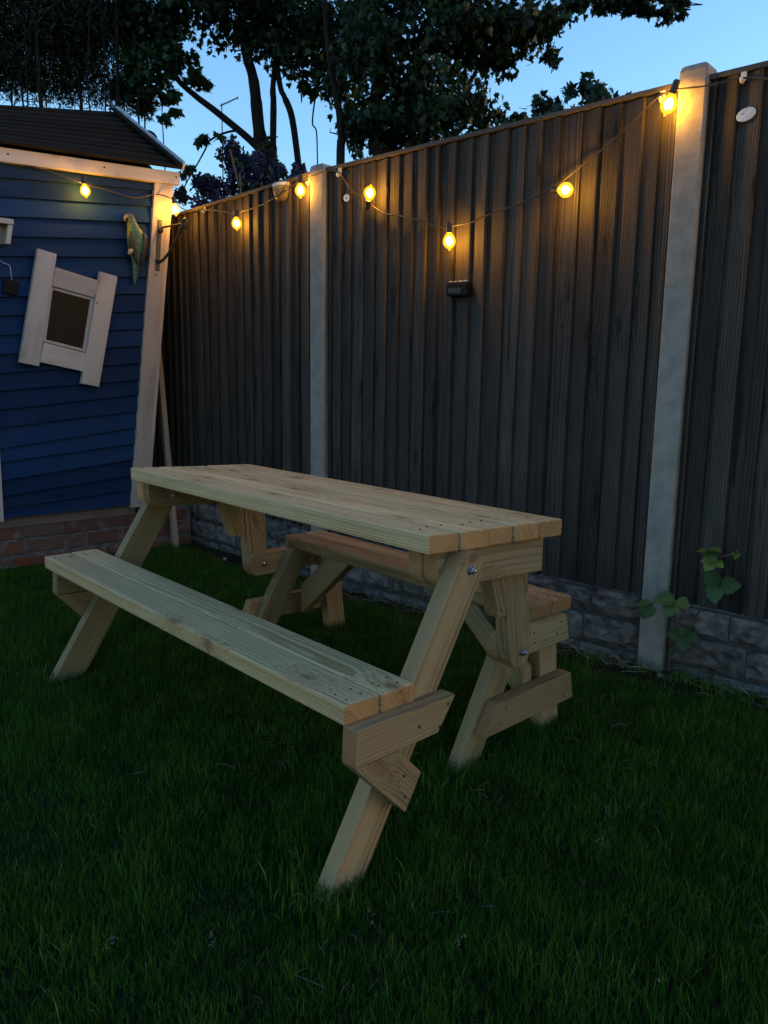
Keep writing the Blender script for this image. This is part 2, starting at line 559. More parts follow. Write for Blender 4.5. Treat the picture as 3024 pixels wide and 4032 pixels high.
def lathe(name, profile, mat, parent, matrix, sides=12, smooth=True):
    """profile: (radius, height) along local z"""
    vs, fs = [], []
    for r, h in profile:
        for k in range(sides):
            a = 2 * math.pi * k / sides
            vs.append((r * math.cos(a), r * math.sin(a), h))
    for i in range(len(profile) - 1):
        for k in range(sides):
            k2 = (k + 1) % sides
            fs.append((i * sides + k, i * sides + k2, (i + 1) * sides + k2, (i + 1) * sides + k))
    fs.append(tuple(reversed(range(sides))))
    fs.append(tuple(range((len(profile) - 1) * sides, len(profile) * sides)))
    o = mesh_obj(name, vs, fs, mat, parent, smooth)
    place(o, matrix)
    return o

def value_noise(x, y, scale, seed):
    """smooth 2D value noise for numpy arrays, 0..1"""
    g = np.random.default_rng(seed).random((64, 64))
    u, v = x * scale + 100, y * scale + 100
    i, j = np.floor(u).astype(int), np.floor(v).astype(int)
    fu, fv = u - i, v - j
    fu, fv = fu * fu * (3 - 2 * fu), fv * fv * (3 - 2 * fv)
    i, j = i % 63, j % 63
    return (g[i, j] * (1 - fu) + g[i + 1, j] * fu) * (1 - fv) + (g[i, j + 1] * (1 - fu) + g[i + 1, j + 1] * fu) * fv

# ================================================================== GROUND
me_v = [(-300, -300, -0.02), (300, -300, -0.02), (300, 300, -0.02), (-300, 300, -0.02)]
ground = mesh_obj('ground', me_v, [(0, 1, 2, 3)], SOIL)
tag(ground, 'dark earth around and beyond the garden', 'ground', kind='structure')

A1 = Vector((-0.5534, 1.2372, 0))          # fence posts, front left edge
A2 = Vector((1.2696, 1.4328, 0))
FD = (A2 - A1).normalized()                # along the fence, to the right
FN = Vector((FD.y, -FD.x, 0))              # out of the fence towards the lawn
A0 = Vector((-1.85, 1.24, 0))

def lawn_z(x, y):
    n = value_noise(x, y, 1.3, 3) * 0.022 + value_noise(x, y, 5.0, 4) * 0.010
    return 0.074 + n

nx, ny = 120, 76
gx = np.linspace(-1.95, 4.2, nx)
gy = np.linspace(-2.6, 1.5, ny)
GX, GY = np.meshgrid(gx, gy, indexing='ij')
GZ = lawn_z(GX, GY)
lv = np.stack([GX, GY, GZ], -1).reshape(-1, 3)
lf = [(i * ny + j, (i + 1) * ny + j, (i + 1) * ny + j + 1, i * ny + j + 1) for i in range(nx - 1) for j in range(ny - 1)]
lawn = mesh_obj('lawn', lv, lf, SOIL, smooth=True)
tag(lawn, 'soil of the lawn under the grass', 'lawn', kind='structure')

# ================================================================== FENCE
def fence_pt(A, D, s, off, z):
    n = Vector((D.y, -D.x, 0))
    return A + D * s + n * off + Vector((0, 0, z))

board_cache = {}
def fence_board_mesh(w, h, k):
    """feather-edge board: local x up, y along the fence, z outwards"""
    key = (round(w, 3), round(h, 2), k)
    if key in board_cache:
        return board_cache[key]
    rr = random.Random(hash(key) % 9999)
    bm = bmesh.new()
    rows = 9
    prof = [(-0.014, 0.000), (w, 0.0075), (w, 0.0225), (w - 0.003, 0.0245), (w * 0.5, 0.0145), (-0.014, 0.0050)]
    rings = []
    ph = rr.random() * 6
    for i in range(rows):
        x = h * i / (rows - 1)
        dz = 0.0012 * math.sin(ph + i * 0.9)
        dw = 0.0010 * math.sin(ph * 2 + i * 1.3)
        rings.append([bm.verts.new((x, -(y + (dw if y > 0.03 else 0)), z + (dz if z > 0.01 else 0))) for y, z in prof])
    n = len(prof)
    for i in range(rows - 1):
        for j in range(n):
            j2 = (j + 1) % n
            bm.faces.new((rings[i][j], rings[i][j2], rings[i + 1][j2], rings[i + 1][j]))
    bm.faces.new(rings[0])
    bm.faces.new(list(reversed(rings[-1])))
    bmesh.ops.recalc_face_normals(bm, faces=bm.faces[:])
    me = bpy.data.meshes.new('feather_edge_board')
    bm.to_mesh(me)
    bm.free()
    me.materials.append(FENCE_WOOD)
    board_cache[key] = me
    return me

Z_BOT, Z_TOP = 0.372, 2.172
def fence_panel(A, D, edges, label, cap0, cap1):
    n = Vector((D.y, -D.x, 0))
    root = thing('wooden_fence', label, 'fence', fence_pt(A, D, (edges[0] + edges[-1]) / 2, -0.05, Z_BOT), 'close-board fence sections between concrete posts')
    for i in range(len(edges) - 1):
        w = edges[i + 1] - edges[i]
        zj = random.uniform(-0.006, 0.001)
        o = bpy.data.objects.new('fence_board', fence_board_mesh(w, Z_TOP - Z_BOT, i % 4))
        link(o, root)
        base = fence_pt(A, D, edges[i], -0.045, Z_BOT + zj)
        yaw = math.radians(random.uniform(-1.6, 1.6))
        lean = random.uniform(-0.0025, 0.0025)
        nn = n * math.cos(yaw) + D * math.sin(yaw)
        place(o, frame(base + n * random.uniform(0.0, 0.003), Vector((0, 0, 1)) + D * lean, nn))
    # two rails behind the boards and the weathered capping on top
    for nm, z0, z1, o0, o1, mt in (('back_rail', 0.55, 0.60, -0.085, -0.048, FENCE_WOOD), ('back_rail', 1.85, 1.90, -0.085, -0.048, FENCE_WOOD), ('capping', 2.1735, 2.191, -0.075, -0.018, CAP_WOOD)):
        lo = [fence_pt(A, D, cap0, o0, z0), fence_pt(A, D, cap1, o0, z0), fence_pt(A, D, cap1, o1, z0), fence_pt(A, D, cap0, o1, z0)]
        up = [v + Vector((0, 0, z1 - z0)) for v in lo]
        hexa(nm, lo, up, D, (0, 0, 1), mt, root, 0.003)
    vs, fs = [], []
    for i in range(len(edges) - 1):
        if edges[i + 1] - edges[i] < 0.04:
            continue
        for z in (0.578, 1.17, 1.872):
            c = fence_pt(A, D, edges[i + 1] - 0.022 + random.uniform(-0.006, 0.006), -0.045 + 0.0205, z + random.uniform(-0.012, 0.012)) - Vector(root.location)
            b = len(vs)
            vs += [c + (D * math.cos(q) + Vector((0, 0, math.sin(q)))) * 0.0032 + n * 0.001 for q in [k * 1.0472 for k in range(6)]]
            fs.append(tuple(range(b, b + 6)))
    nl = mesh_obj('nail_heads', vs, fs, NAIL, root)
    nl['kind'] = 'stuff'
    return root

D1 = (A1 - A0).normalized()
LEN1 = (A1 - A0).length
e1 = [-0.02, 0.051, 0.142, 0.237, 0.344, 0.434, 0.534, 0.625, 0.72, 0.812, 0.907, 0.993, 1.093, 1.174, 1.268, 1.300]
fence_panel(A0, D1, [-1.70, -1.60, -1.50, -1.40, -1.30, -1.20, -1.10, -1.0, -0.91, -0.82, -0.73, -0.64, -0.55, -0.46, -0.37, -0.28, -0.19, -0.10] + e1, 'dark close-board fence section next to the blue playhouse', -1.70, LEN1)
e2 = [0.112, 0.13, 0.198, 0.263, 0.34, 0.42, 0.496, 0.57, 0.65, 0.729, 0.798, 0.89, 0.97, 1.047, 1.142, 1.218, 1.297, 1.376, 1.466, 1.544, 1.625, 1.705, 1.776, 1.828]
fence_panel(A1, FD, e2, 'dark close-board fence section between the two concrete posts, behind the picnic table', 0.085, 1.834)
e3 = [1.93, 1.95]
while e3[-1] < 3.74:
    e3.append(e3[-1] + random.uniform(0.072, 0.086))
fence_panel(A1, FD, e3, 'dark close-board fence section right of the tall concrete post, with white oval', 1.925, 3.76)

def fence_post(A, D, s0, s1, ztop, label):
    root = bmesh.new()
    w = s1 - s0
    prof = [(0, 0), (w, 0), (w, -0.10), (0, -0.10)]
    # body with a shallow domed head
    lev = [(-0.10, 0.0), (0.4, 0.0), (0.9, 0.0), (1.4, 0.0), (ztop - 0.020, 0.0), (ztop - 0.007, 0.004), (ztop, 0.016)]
    rings = []
    for z, inset in lev:
        pts = [(inset, -inset * 0.8), (w - inset, -inset * 0.8), (w - inset, -0.10 + inset * 0.8), (inset, -0.10 + inset * 0.8)]
        rings.append([root.verts.new((a, b, z)) for a, b in pts])
    for i in range(len(rings) - 1):
        for j in range(4):
            j2 = (j + 1) % 4
            root.faces.new((rings[i][j], rings[i][j2], rings[i + 1][j2], rings[i + 1][j]))
    root.faces.new(rings[-1])
    root.faces.new(list(reversed(rings[0])))
    bmesh.ops.recalc_face_normals(root, faces=root.faces[:])
    vert_edges = [e for e in root.edges if abs(e.verts[0].co.z - e.verts[1].co.z) > 0.01]
    bmesh.ops.bevel(root, geom=vert_edges, offset=0.006, segments=2, profile=0.5, affect='EDGES', clamp_overlap=True)
    n = Vector((D.y, -D.x, 0))
    mm = Matrix((D, -n, Vector((0, 0, 1)))).transposed().to_4x4()
    # local y points away from the lawn, so flip the profile
    for v in root.verts:
        v.co.y = -v.co.y
    bmesh.ops.recalc_face_normals(root, faces=root.faces[:])
    mm.translation = A + D * s0
    o = bm_obj('fence_post', root, POST_CON, None, matrix=mm)
    for p in o.data.polygons:
        p.use_smooth = False
    return tag(o, label, 'fence post', 'concrete fence posts')

fence_post(A1, FD, 0.0, 0.095, 2.212, 'pale concrete fence post behind the left end of the picnic table')
fence_post(A1, FD, 1.834, 1.930, 2.232, 'tall pale concrete fence post on the right, with brambles at its foot')

def gravel_board(A, D, s0, s1, label, seed, rows=((0.050, 0.125), (0.135, 0.245), (0.255, 0.355))):
    rr = random.Random(seed)
    n = Vector((D.y, -D.x, 0))
    root = thing('gravel_board', label, 'gravel board', fence_pt(A, D, (s0 + s1) / 2, -0.04, 0.0), 'rock-faced concrete gravel boards under the fence')
    lo = [fence_pt(A, D, s0, -0.065, -0.02), fence_pt(A, D, s1, -0.065, -0.02), fence_pt(A, D, s1, -0.030, -0.02), fence_pt(A, D, s0, -0.030, -0.02)]
    up = [v + Vector((0, 0, 0.382)) for v in lo]
    hexa('joint_bed', lo, up, D, n, JOINT, root, 0.002)
    for (z0, z1) in rows:
        s = s0 + 0.002
        while s < s1 - 0.03:
            w = rr.uniform(0.11, 0.30)
            if s + w > s1 - 0.06:
                w = s1 - 0.002 - s
            # rough split face: a small grid pushed in and out
            a0, a1 = s + 0.003, s + w - 0.003
            b0, b1 = z0 + rr.uniform(-0.002, 0.004), z1 + rr.uniform(-0.004, 0.002)
            if rr.random() < 0.25:
                b1 = min(b1 + 0.004, z1 + 0.005)
            cu, cv = max(4, int((a1 - a0) / 0.028)), 5
            vs, fs = [], []
            for i in range(cu + 1):
                for j in range(cv + 1):
                    u, v = i / cu, j / cv
                    edge = min(u, 1 - u) * cu, min(v, 1 - v) * cv
                    hgt = -0.030 if (i in (0, cu) or j in (0, cv)) else -0.015 + rr.uniform(-0.006, 0.007)
                    ju = 0 if i in (0, cu) else rr.uniform(-0.3, 0.3) / cu
                    jv = 0 if j in (0, cv) else rr.uniform(-0.25, 0.25) / cv
                    vs.append(fence_pt(A, D, a0 + (a1 - a0) * (u + ju), hgt, b0 + (b1 - b0) * (v + jv)) - Vector(root.location))
            for i in range(cu):
                for j in range(cv):
                    q = (i * (cv + 1) + j, (i + 1) * (cv + 1) + j, (i + 1) * (cv + 1) + j + 1, i * (cv + 1) + j + 1)
                    if rr.random() < 0.5:
                        fs += [(q[0], q[1], q[2]), (q[0], q[2], q[3])]
                    else:
                        fs += [(q[0], q[1], q[3]), (q[1], q[2], q[3])]
            mesh_obj('stone', vs, fs, STONE, root)
            s += w
    return root

gravel_board(A0, D1, -0.10, LEN1 - 0.004, 'rock-faced grey gravel board in the corner by the bricks', 5)
gravel_board(A1, FD, 0.10, 1.828, 'rock-faced grey gravel board behind the picnic table', 6)
gravel_board(A1, FD, 1.934, 3.76, 'rock-faced grey gravel board right of the tall post', 7)

# ================================================================== BRICK PLINTH
XW = -1.85
plinth = thing('brick_plinth', 'low red brick base under the blue playhouse', 'brick base', (XW, 0.1, 0.05))
lo = [(XW - 0.10, -1.3, -0.02), (XW - 0.006, -1.3, -0.02), (XW - 0.006, 1.235, -0.02), (XW - 0.10, 1.235, -0.02)]
hexa('mortar_bed', lo, [(a, b, 0.322) for a, b, c in lo], (0, 1, 0), (1, 0, 0), MORTAR, plinth, 0.004)
brick_mesh = {}
def brick_obj(y0, y1, z0, z1):
    L = round(y1 - y0, 3)
    key = (L, round(z1 - z0, 3), random.randint(0, 3))
    if key not in brick_mesh:
        bm = bmesh.new()
        bmesh.ops.create_cube(bm, size=1.0)
        for v in bm.verts:
            v.co = Vector((v.co.x * L, v.co.y * (z1 - z0), v.co.z * 0.10))
            v.co += Vector((random.uniform(-1, 1), random.uniform(-1, 1), random.uniform(-1, 1))) * 0.0025
        bevel_bm(bm, 0.004, 1)
        me = bpy.data.meshes.new('brick')
        bm.to_mesh(me)
        bm.free()
        me.materials.append(BRICK)
        brick_mesh[key] = me
    o = bpy.data.objects.new('brick', brick_mesh[key])
    link(o, plinth)
    place(o, frame((XW - 0.05 + random.uniform(-0.003, 0.004), (y0 + y1) / 2, (z0 + z1) / 2), (0, 1, 0), (1, 0, 0)))
for (z0, z1, st) in ((0.254, 0.318, 0.0), (0.165, 0.240, -0.11), (0.078, 0.140, 0.02)):
    y = -1.3 + st
    k = 0
    while y < 1.22:
        L = random.choice([0.215, 0.215, 0.215, 0.105])
        if z0 < 0.1 and y > -1.25:
            L = random.choice([0.215, 0.105])
        y1 = min(y + L, 1.228)
        if y1 - max(y, -1.3) > 0.03:
            brick_obj(max(y, -1.3), y1, z0 + random.uniform(-0.002, 0.002), z1)
        y += L + random.uniform(0.010, 0.016)

# ================================================================== PLAYHOUSE
house = thing('playhouse', 'crooked blue weatherboarded playhouse with white trim and dark roof', 'playhouse', (XW, 0.1, 0.325))
XS = -1.835      # back of the weatherboards
def trim_y(z):    # left edge of the leaning corner trim
    return 0.802 + (z - 0.377) * (1.034 - 0.802) / (2.305 - 0.377)
lines = [(2.186, 2.265), (2.09, 2.171), (1.99, 2.076), (1.894, 1.978), (1.787, 1.875), (1.677, 1.76), (1.577, 1.663), (1.479, 1.559), (1.377, 1.454), (1.276, 1.355), (1.176, 1.252), (1.083, 1.150), (0.981, 1.061), (0.883, 0.962), (0.771, 0.862), (0.697, 0.766), (0.597, 0.668), (0.508, 0.57), (0.409, 0.48)]
refs = [(0.176, 1.031), (0.17, 1.023), (0.163, 1.009), (0.204, 0.997), (0.15, 0.99), (0.143, 0.975), (0.136, 0.964), (0.13, 0.953), (0.123, 0.941), (0.117, 0.928), (0.11, 0.913), (0.104, 0.90), (0.098, 0.885), (0.091, 0.873), (0.084, 0.857), (0.092, 0.849), (0.085, 0.837), (0.079, 0.821), (0.073, 0.809)]
def line_z(i, y):
    if i < 0:
        return 2.30 + 0.056 * (y - 0.18) + 0.02
    if i >= len(lines):
        return 0.386
    (za, zb), (ya, yb) = lines[i], refs[i]
    return za + (zb - za) * (y - ya) / (yb - ya)
YL = -0.95
for i in range(len(lines) + 1):
    # board i spans from line i (its drip edge) up to line i-1 plus the lap
    def zlo(y): return max(line_z(i, y), 0.386)
    def zhi(y): return min(max(line_z(i - 1, y) + (0.012 if i else 0.0), 0.392), 2.33)
    yr = trim_y((line_z(i, 0.9) + line_z(i - 1, 0.9)) / 2) + 0.03
    yl = YL
    if line_z(i - 1, yl) < 0.40:
        # wedge boards at the foot run out on the level sill
        za, zb = line_z(i - 1, 0.0), line_z(i - 1, 0.9)
        yl = 0.0 + (0.40 - za) * 0.9 / (zb - za)
    F = XS
    lo = [(F + 0.001, yl, zlo(yl)), (F + 0.001, yr, zlo(yr)), (F + 0.026, yr, zlo(yr)), (F + 0.026, yl, zlo(yl))]
    up = [(F + 0.001, yl, zhi(yl)), (F + 0.001, yr, zhi(yr)), (F + 0.006, yr, zhi(yr)), (F + 0.006, yl, zhi(yl))]
    hexa('weatherboard', lo, up, (0, 1, line_z(min(max(i, 0), 17), 1.0) - line_z(min(max(i, 0), 17), 0.0)), (1, 0, 0), BLUE_WOOD, house, 0.002)

# side wall towards the fence, back and far wall, leaning like the corner
def quad_part(name, vs, mat, parent, t=(0, 0, 0)):
    off = world_origin(parent)
    V = [Vector(v) - off for v in vs]
    V2 = [v + Vector(t) for v in V]
    return mesh_obj(name, V + V2, [(0, 1, 2, 3), (7, 6, 5, 4), (0, 4, 5, 1), (1, 5, 6, 2), (2, 6, 7, 3), (3, 7, 4, 0)], mat, parent)
yb, yt = trim_y(0.386) + 0.105, trim_y(2.35) + 0.105
quad_part('side_wall', [(XS, yb - 0.02, 0.33), (XS, yt - 0.02, 2.35), (-3.45, yt - 0.02, 2.35), (-3.45, yb - 0.02, 0.33)], BLUE_WOOD, house, (0, -0.04, 0))
quad_part('back_wall', [(-3.45, yb, 0.33), (-3.45, yt, 2.35), (-3.45, -1.0, 2.35), (-3.45, -0.9, 0.33)], WALL_BACK, house, (0.04, 0, 0))
quad_part('side_wall', [(XS, -0.92, 0.33), (XS, -1.0, 2.35), (-3.41, -1.0, 2.35), (-3.41, -0.92, 0.33)], WALL_BACK, house, (0, 0.04, 0))
quad_part('wall_core', [(XS - 0.001, -0.90, 0.386), (XS - 0.001, yb - 0.07, 0.386), (XS - 0.001, yt - 0.07, 2.33), (XS - 0.001, -0.97, 2.28)], WALL_BACK, house, (-0.02, 0, 0))
quad_part('gable', [(XS - 0.03, yt - 0.03, 2.352), (-2.666, 1.15, 2.86), (-3.42, yt - 0.03, 2.352), (-2.7, yt - 0.03, 2.352)], BLUE_WOOD, house, (0, -0.03, 0))
# corner trim: front board and return
z0, z1 = 0.372, 2.325
lo = [(XS + 0.004, trim_y(z0), z0), (XS + 0.004, trim_y(z0) + 0.098, z0), (XS + 0.038, trim_y(z0) + 0.098, z0), (XS + 0.038, trim_y(z0), z0)]
up = [(XS + 0.004, trim_y(z1), z1), (XS + 0.004, trim_y(z1) + 0.098, z1), (XS + 0.038, trim_y(z1) + 0.098, z1), (XS + 0.038, trim_y(z1), z1)]
hexa('corner_trim', lo, up, (0, 0.12, 1), (1, 0, 0), WHITE_WOOD, house, 0.003)
lo = [(XS - 0.07, trim_y(z0) + 0.101, z0), (XS - 0.07, trim_y(z0) + 0.124, z0), (XS + 0.027, trim_y(z0) + 0.124, z0), (XS + 0.027, trim_y(z0) + 0.101, z0)]
up = [(XS - 0.07, trim_y(z1) + 0.101, z1), (XS - 0.07, trim_y(z1) + 0.124, z1), (XS + 0.027, trim_y(z1) + 0.124, z1), (XS + 0.027, trim_y(z1) + 0.101, z1)]
hexa('corner_trim', lo, up, (0, 0.12, 1), (1, 0, 0), WHITE_WOOD, house, 0.003)
# door-side trim whose right edge just shows low at the left
lo = [(XS + 0.004, -0.03, 0.37), (XS + 0.004, 0.069, 0.37), (XS + 0.040, 0.069, 0.37), (XS + 0.040, -0.03, 0.37)]
up = [(XS + 0.004, -0.018, 1.5), (XS + 0.004, 0.081, 1.5), (XS + 0.040, 0.081, 1.5), (XS + 0.040, -0.018, 1.5)]
hexa('door_trim', lo, up, (0, 0.01, 1), (1, 0, 0), WHITE_WOOD, house, 0.003)
# timber sill on the bricks
lo = [(XW - 0.11, -1.0, 0.3225), (XW + 0.004, -1.0, 0.3225), (XW + 0.004, 0.92, 0.3225), (XW - 0.11, 0.92, 0.3225)]
hexa('sill_board', lo, [(a, b, 0.385) for a, b, c in lo], (0, 1, 0), (1, 0, 0), SILL_WOOD, house, 0.004)
# eave board
def eave(y): return 2.332 + 0.0566 * (y - 0.186)
lo = [(XS + 0.010, -1.05, eave(-1.05) - 0.073), (XS + 0.010, 1.19, eave(1.19) - 0.073), (XS + 0.050, 1.19, eave(1.19) - 0.073), (XS + 0.050, -1.05, eave(-1.05) - 0.073)]
up = [(a, b, c + 0.071) for a, b, c in lo]
hexa('eave_board', lo, up, (0, 1, 0.056), (1, 0, 0), WHITE_WOOD, house, 0.003)
# roof: overlapping dark boards between the eave and a ridge that rises to the right
def eave_pt(y): return Vector((XS + 0.075, y, eave(y) - 0.002))
def ridge_pt(y): return Vector((-2.666, y, 2.782 + 0.174 * (y - 0.459)))
NB = 10
roof = bpy.data.objects.new('roof', None)
link(roof, house)
for k in range(NB):
    t0, t1 = k / NB, (k + 1) / NB + 0.018
    q = []
    for y in (-1.1, 1.186):
        e, r = eave_pt(y), ridge_pt(y)
        nrm = Vector((0.5, 0, 0.85))
        q.append((e.lerp(r, t0) + nrm * 0.012, e.lerp(r, t0) + nrm * 0.030, e.lerp(r, t1) + nrm * 0.016, e.lerp(r, t1) + nrm * 0.002))
    (a, b), = [(q[0], q[1])]
    lo = [a[0], b[0], b[3], a[3]]
    up = [a[1], b[1], b[2], a[2]]
    hexa('roof_board', lo, up, (0, 1, 0.1), (0.5, 0, 0.85), ROOF_WOOD, roof, 0.003)
# far slope
q = []
fe = [Vector((-3.52, -1.1, 2.26)), Vector((-3.52, 1.186, 2.38))]
V = [ridge_pt(-1.1) + Vector((0, 0, 0.012)), ridge_pt(1.186) + Vector((0, 0, 0.012)), fe[1], fe[0]]
off = world_origin(roof)
mesh_obj('far_slope', [v - off for v in V] + [v - off - Vector((0, 0, 0.02)) for v in V], [(0, 1, 2, 3), (7, 6, 5, 4), (0, 4, 5, 1), (1, 5, 6, 2), (2, 6, 7, 3), (3, 7, 4, 0)], ROOF_WOOD, roof)
# pale verge strip down the right edge and the dark felt edge
for nm, mt, y0, y1, h0, h1 in (('verge_strip', VERGE, 1.188, 1.202, 0.010, 0.060), ('verge_felt', ROOF_WOOD, 1.150, 1.187, 0.032, 0.046)):
    e0, r0 = eave_pt(1.186), ridge_pt(1.186)
    nrm = Vector((0.5, 0, 0.85)).normalized()
    lo = [Vector((e0.x, y0, e0.z)) + nrm * h0, Vector((e0.x, y1, e0.z)) + nrm * h0, Vector((r0.x, y1, r0.z)) + nrm * h0, Vector((r0.x, y0, r0.z)) + nrm * h0]
    up = [v + nrm * (h1 - h0) for v in lo]
    hexa(nm, lo, up, (r0 - e0), nrm, mt, roof, 0.002)
# dark rounded board end showing behind the verge
outl = [(-0.45, -0.055), (0.03, -0.055)] + [(0.03 + 0.065 * math.cos(a), -0.005 + 0.06 * math.sin(a)) for a in [math.radians(t) for t in range(-50, 91, 20)]] + [(-0.45, 0.055)]
prism('gable_board', outl, (-3.16, 1.64, 2.955), (0, 1, 0.12), (1, 0, 0.1), 0.03, ROOF_WOOD, house, 0.004)

# crooked window: two stiles, two rails, a pane; all leaning
win = bpy.data.objects.new('window', None)
link(win, house)
XF = XS + 0.028
def wboard(name, pts, x0, x1, mat, parent, grain):
    return poly_yz(name, pts, x0, x1, grain, mat, parent, 0.004)
wboard('stile', [(0.328, 1.844), (0.429, 1.825), (0.298, 1.216), (0.196, 1.235)], XF, XF + 0.034, WHITE_WOOD, win, (0.131, 0.609))
wboard('stile', [(0.667, 1.758), (0.769, 1.740), (0.629, 1.106), (0.526, 1.125)], XF, XF + 0.034, WHITE_WOOD, win, (0.14, 0.634))
wboard('rail', [(0.417, 1.757), (0.657, 1.708), (0.638, 1.608), (0.395, 1.654)], XF, XF + 0.027, WHITE_WOOD, win, (0.24, -0.049))
wboard('rail', [(0.332, 1.348), (0.566, 1.296), (0.544, 1.193), (0.304, 1.240)], XF, XF + 0.027, WHITE_WOOD, win, (0.24, -0.047))
# inner beads
wboard('bead', [(0.389, 1.652), (0.405, 1.650), (0.348, 1.352), (0.332, 1.352)], XF, XF + 0.016, WHITE_WOOD, win, (0.06, 0.3))
wboard('bead', [(0.612, 1.612), (0.634, 1.606), (0.570, 1.298), (0.548, 1.303)], XF, XF + 0.016, WHITE_WOOD, win, (0.06, 0.3))
wboard('bead', [(0.405, 1.650), (0.612, 1.6125), (0.608, 1.596), (0.402, 1.634)], XF, XF + 0.016, WHITE_WOOD, win, (0.2, -0.04))
wboard('bead', [(0.345, 1.366), (0.551, 1.322), (0.548, 1.306), (0.342, 1.350)], XF, XF + 0.016, WHITE_WOOD, win, (0.2, -0.04))
wboard('pane', [(0.400, 1.636), (0.612, 1.600), (0.550, 1.312), (0.341, 1.356)], XF + 0.001, XF + 0.007, PANE, win, (0, 1))
for (y, z) in ((0.633, 1.622), (0.640, 1.582)):
    lathe('screw', [(0.0045, 0.0), (0.0045, 0.001)], SCREW, win, frame((XF + 0.0275 if z > 1.6 else XF + 0.0342, y, z), (0, 1, 0), (1, 0, 0)), 8)
for (y, z) in ((0.21, 2.302), (0.722, 2.331), (1.165, 2.357)):
    lathe('nail_hole', [(0.0055, 0.0), (0.0055, 0.001)], SCREW, house, frame((XS + 0.0503, y, z), (0, 1, 0), (1, 0, 0)), 8)
for z in (0.80, 1.775):
    lathe('nail_hole', [(0.005, 0.0), (0.005, 0.001)], SCREW, house, frame((XS + 0.0383, trim_y(z) + 0.05, z), (0, 1, 0), (1, 0, 0)), 8)

# ================================================================== PICNIC TABLE
table = thing('picnic_table', 'pale pine picnic table with two attached bench seats on the lawn', 'picnic table', (0.75, 0.25, 0.08))
def tz(x, y): return 0.8336 - 0.0395 * y - 0.0078 * (x - 0.8)
L, W = 1.528, 0.508
pw = W / 5
mats5 = [PINE_PALE, PINE_PALE, PINE_PALE, PINE_PALE, PINE_PALE]
def plank(name, c, T, mat, parent, xdir):
    """c: four top corners in a loop"""
    return hexa(name, [Vector(v) - Vector((0, 0, T)) for v in c], [Vector(v) for v in c], xdir, (0, 0, 1), mat, parent, 0.005)
dx = [(0.0, 0.0), (0.004, 0.003), (0.002, -0.004), (0.005, 0.002), (0.0, 0.0)]
planks = []
for i in range(5):
    y0, y1 = i * pw + (0.0035 if i else 0), (i + 1) * pw - (0.0035 if i < 4 else 0)
    xa, xb = dx[i][0], L + dx[i][1]
    h = random.uniform(-0.0012, 0.0012)
    planks.append(plank('table_plank', [(xa, y0, tz(xa, y0) + h), (xb, y0, tz(xb, y0) + h), (xb, y1, tz(xb, y1) + h), (xa, y1, tz(xa, y1) + h)], 0.045, PINE_PALE, table, (1, 0, -0.0078)))
def screw_at(parent, p, n):
    lathe('screw', [(0.0026, -0.001), (0.0026, 0.0008)], SCREW, parent, frame(p, (1, 0.1, 0), n), 8)
for i, pl in enumerate(planks):
    for xx in (0.06, L - 0.075):
        for yy in (0.28, 0.72):
            y = (i + yy) * pw + random.uniform(-0.008, 0.008)
            x = xx + random.uniform(-0.012, 0.012)
            screw_at(pl, (x, y, tz(x, y) + 0.0012), (0, 0, 1))
# front seat
FBX0, FBX1, FBY, FBW, FBZ = -0.174, 1.557, -0.266, 0.200, 0.5147
fp = []
for i in range(2):
    y0 = FBY + i * (FBW / 2 + 0.0015)
    y1 = y0 + FBW / 2 - 0.003
    o = [-0.004, 0.004][i]
    fp.append(plank('seat_plank', [(FBX0 - o, y0, FBZ), (FBX1 + o * 0.5, y0, FBZ - 0.004), (FBX1 + o * 0.5, y1, FBZ - 0.004), (FBX0 - o, y1, FBZ)], 0.0435, [PINE_PALE, PINE_PALE][i], table, (1, 0, -0.0025)))
    for xx in (FBX0 + 0.055, FBX0 + 0.085, FBX1 - 0.06, FBX1 - 0.03):
        for yy in (0.25, 0.7):
            screw_at(fp[-1], (xx + random.uniform(-0.008, 0.008), y0 + yy * (y1 - y0), FBZ - 0.0035 + (0.0042 if xx < 0.7 else 0.0)), (0, 0, 1))
# back seat
def bpt(x, y): return (x, y, 0.5185)
BX0, BX1 = 0.074, 1.388
for i in range(2):
    a0, a1 = 0.630 + i * 0.101, 0.630 + i * 0.101 + 0.097
    b0, b1 = 0.586 + i * 0.101, 0.586 + i * 0.101 + 0.097
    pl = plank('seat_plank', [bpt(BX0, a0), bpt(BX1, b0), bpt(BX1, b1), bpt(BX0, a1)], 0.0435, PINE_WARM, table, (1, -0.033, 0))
    for xx, yy0 in ((BX0 + 0.05, a0), (BX0 + 0.08, a0), (BX1 - 0.07, b0), (BX1 - 0.04, b0)):
        for yy in (0.025, 0.072):
            screw_at(pl, (xx + random.uniform(-0.008, 0.008), yy0 + yy, 0.5188), (0, 0, 1))

def arc(c, r, a0, a1, n=7):
    return [(c[0] + r * math.cos(math.radians(a0 + (a1 - a0) * k / (n - 1))), c[1] + r * math.sin(math.radians(a0 + (a1 - a0) * k / (n - 1)))) for k in range(n)]

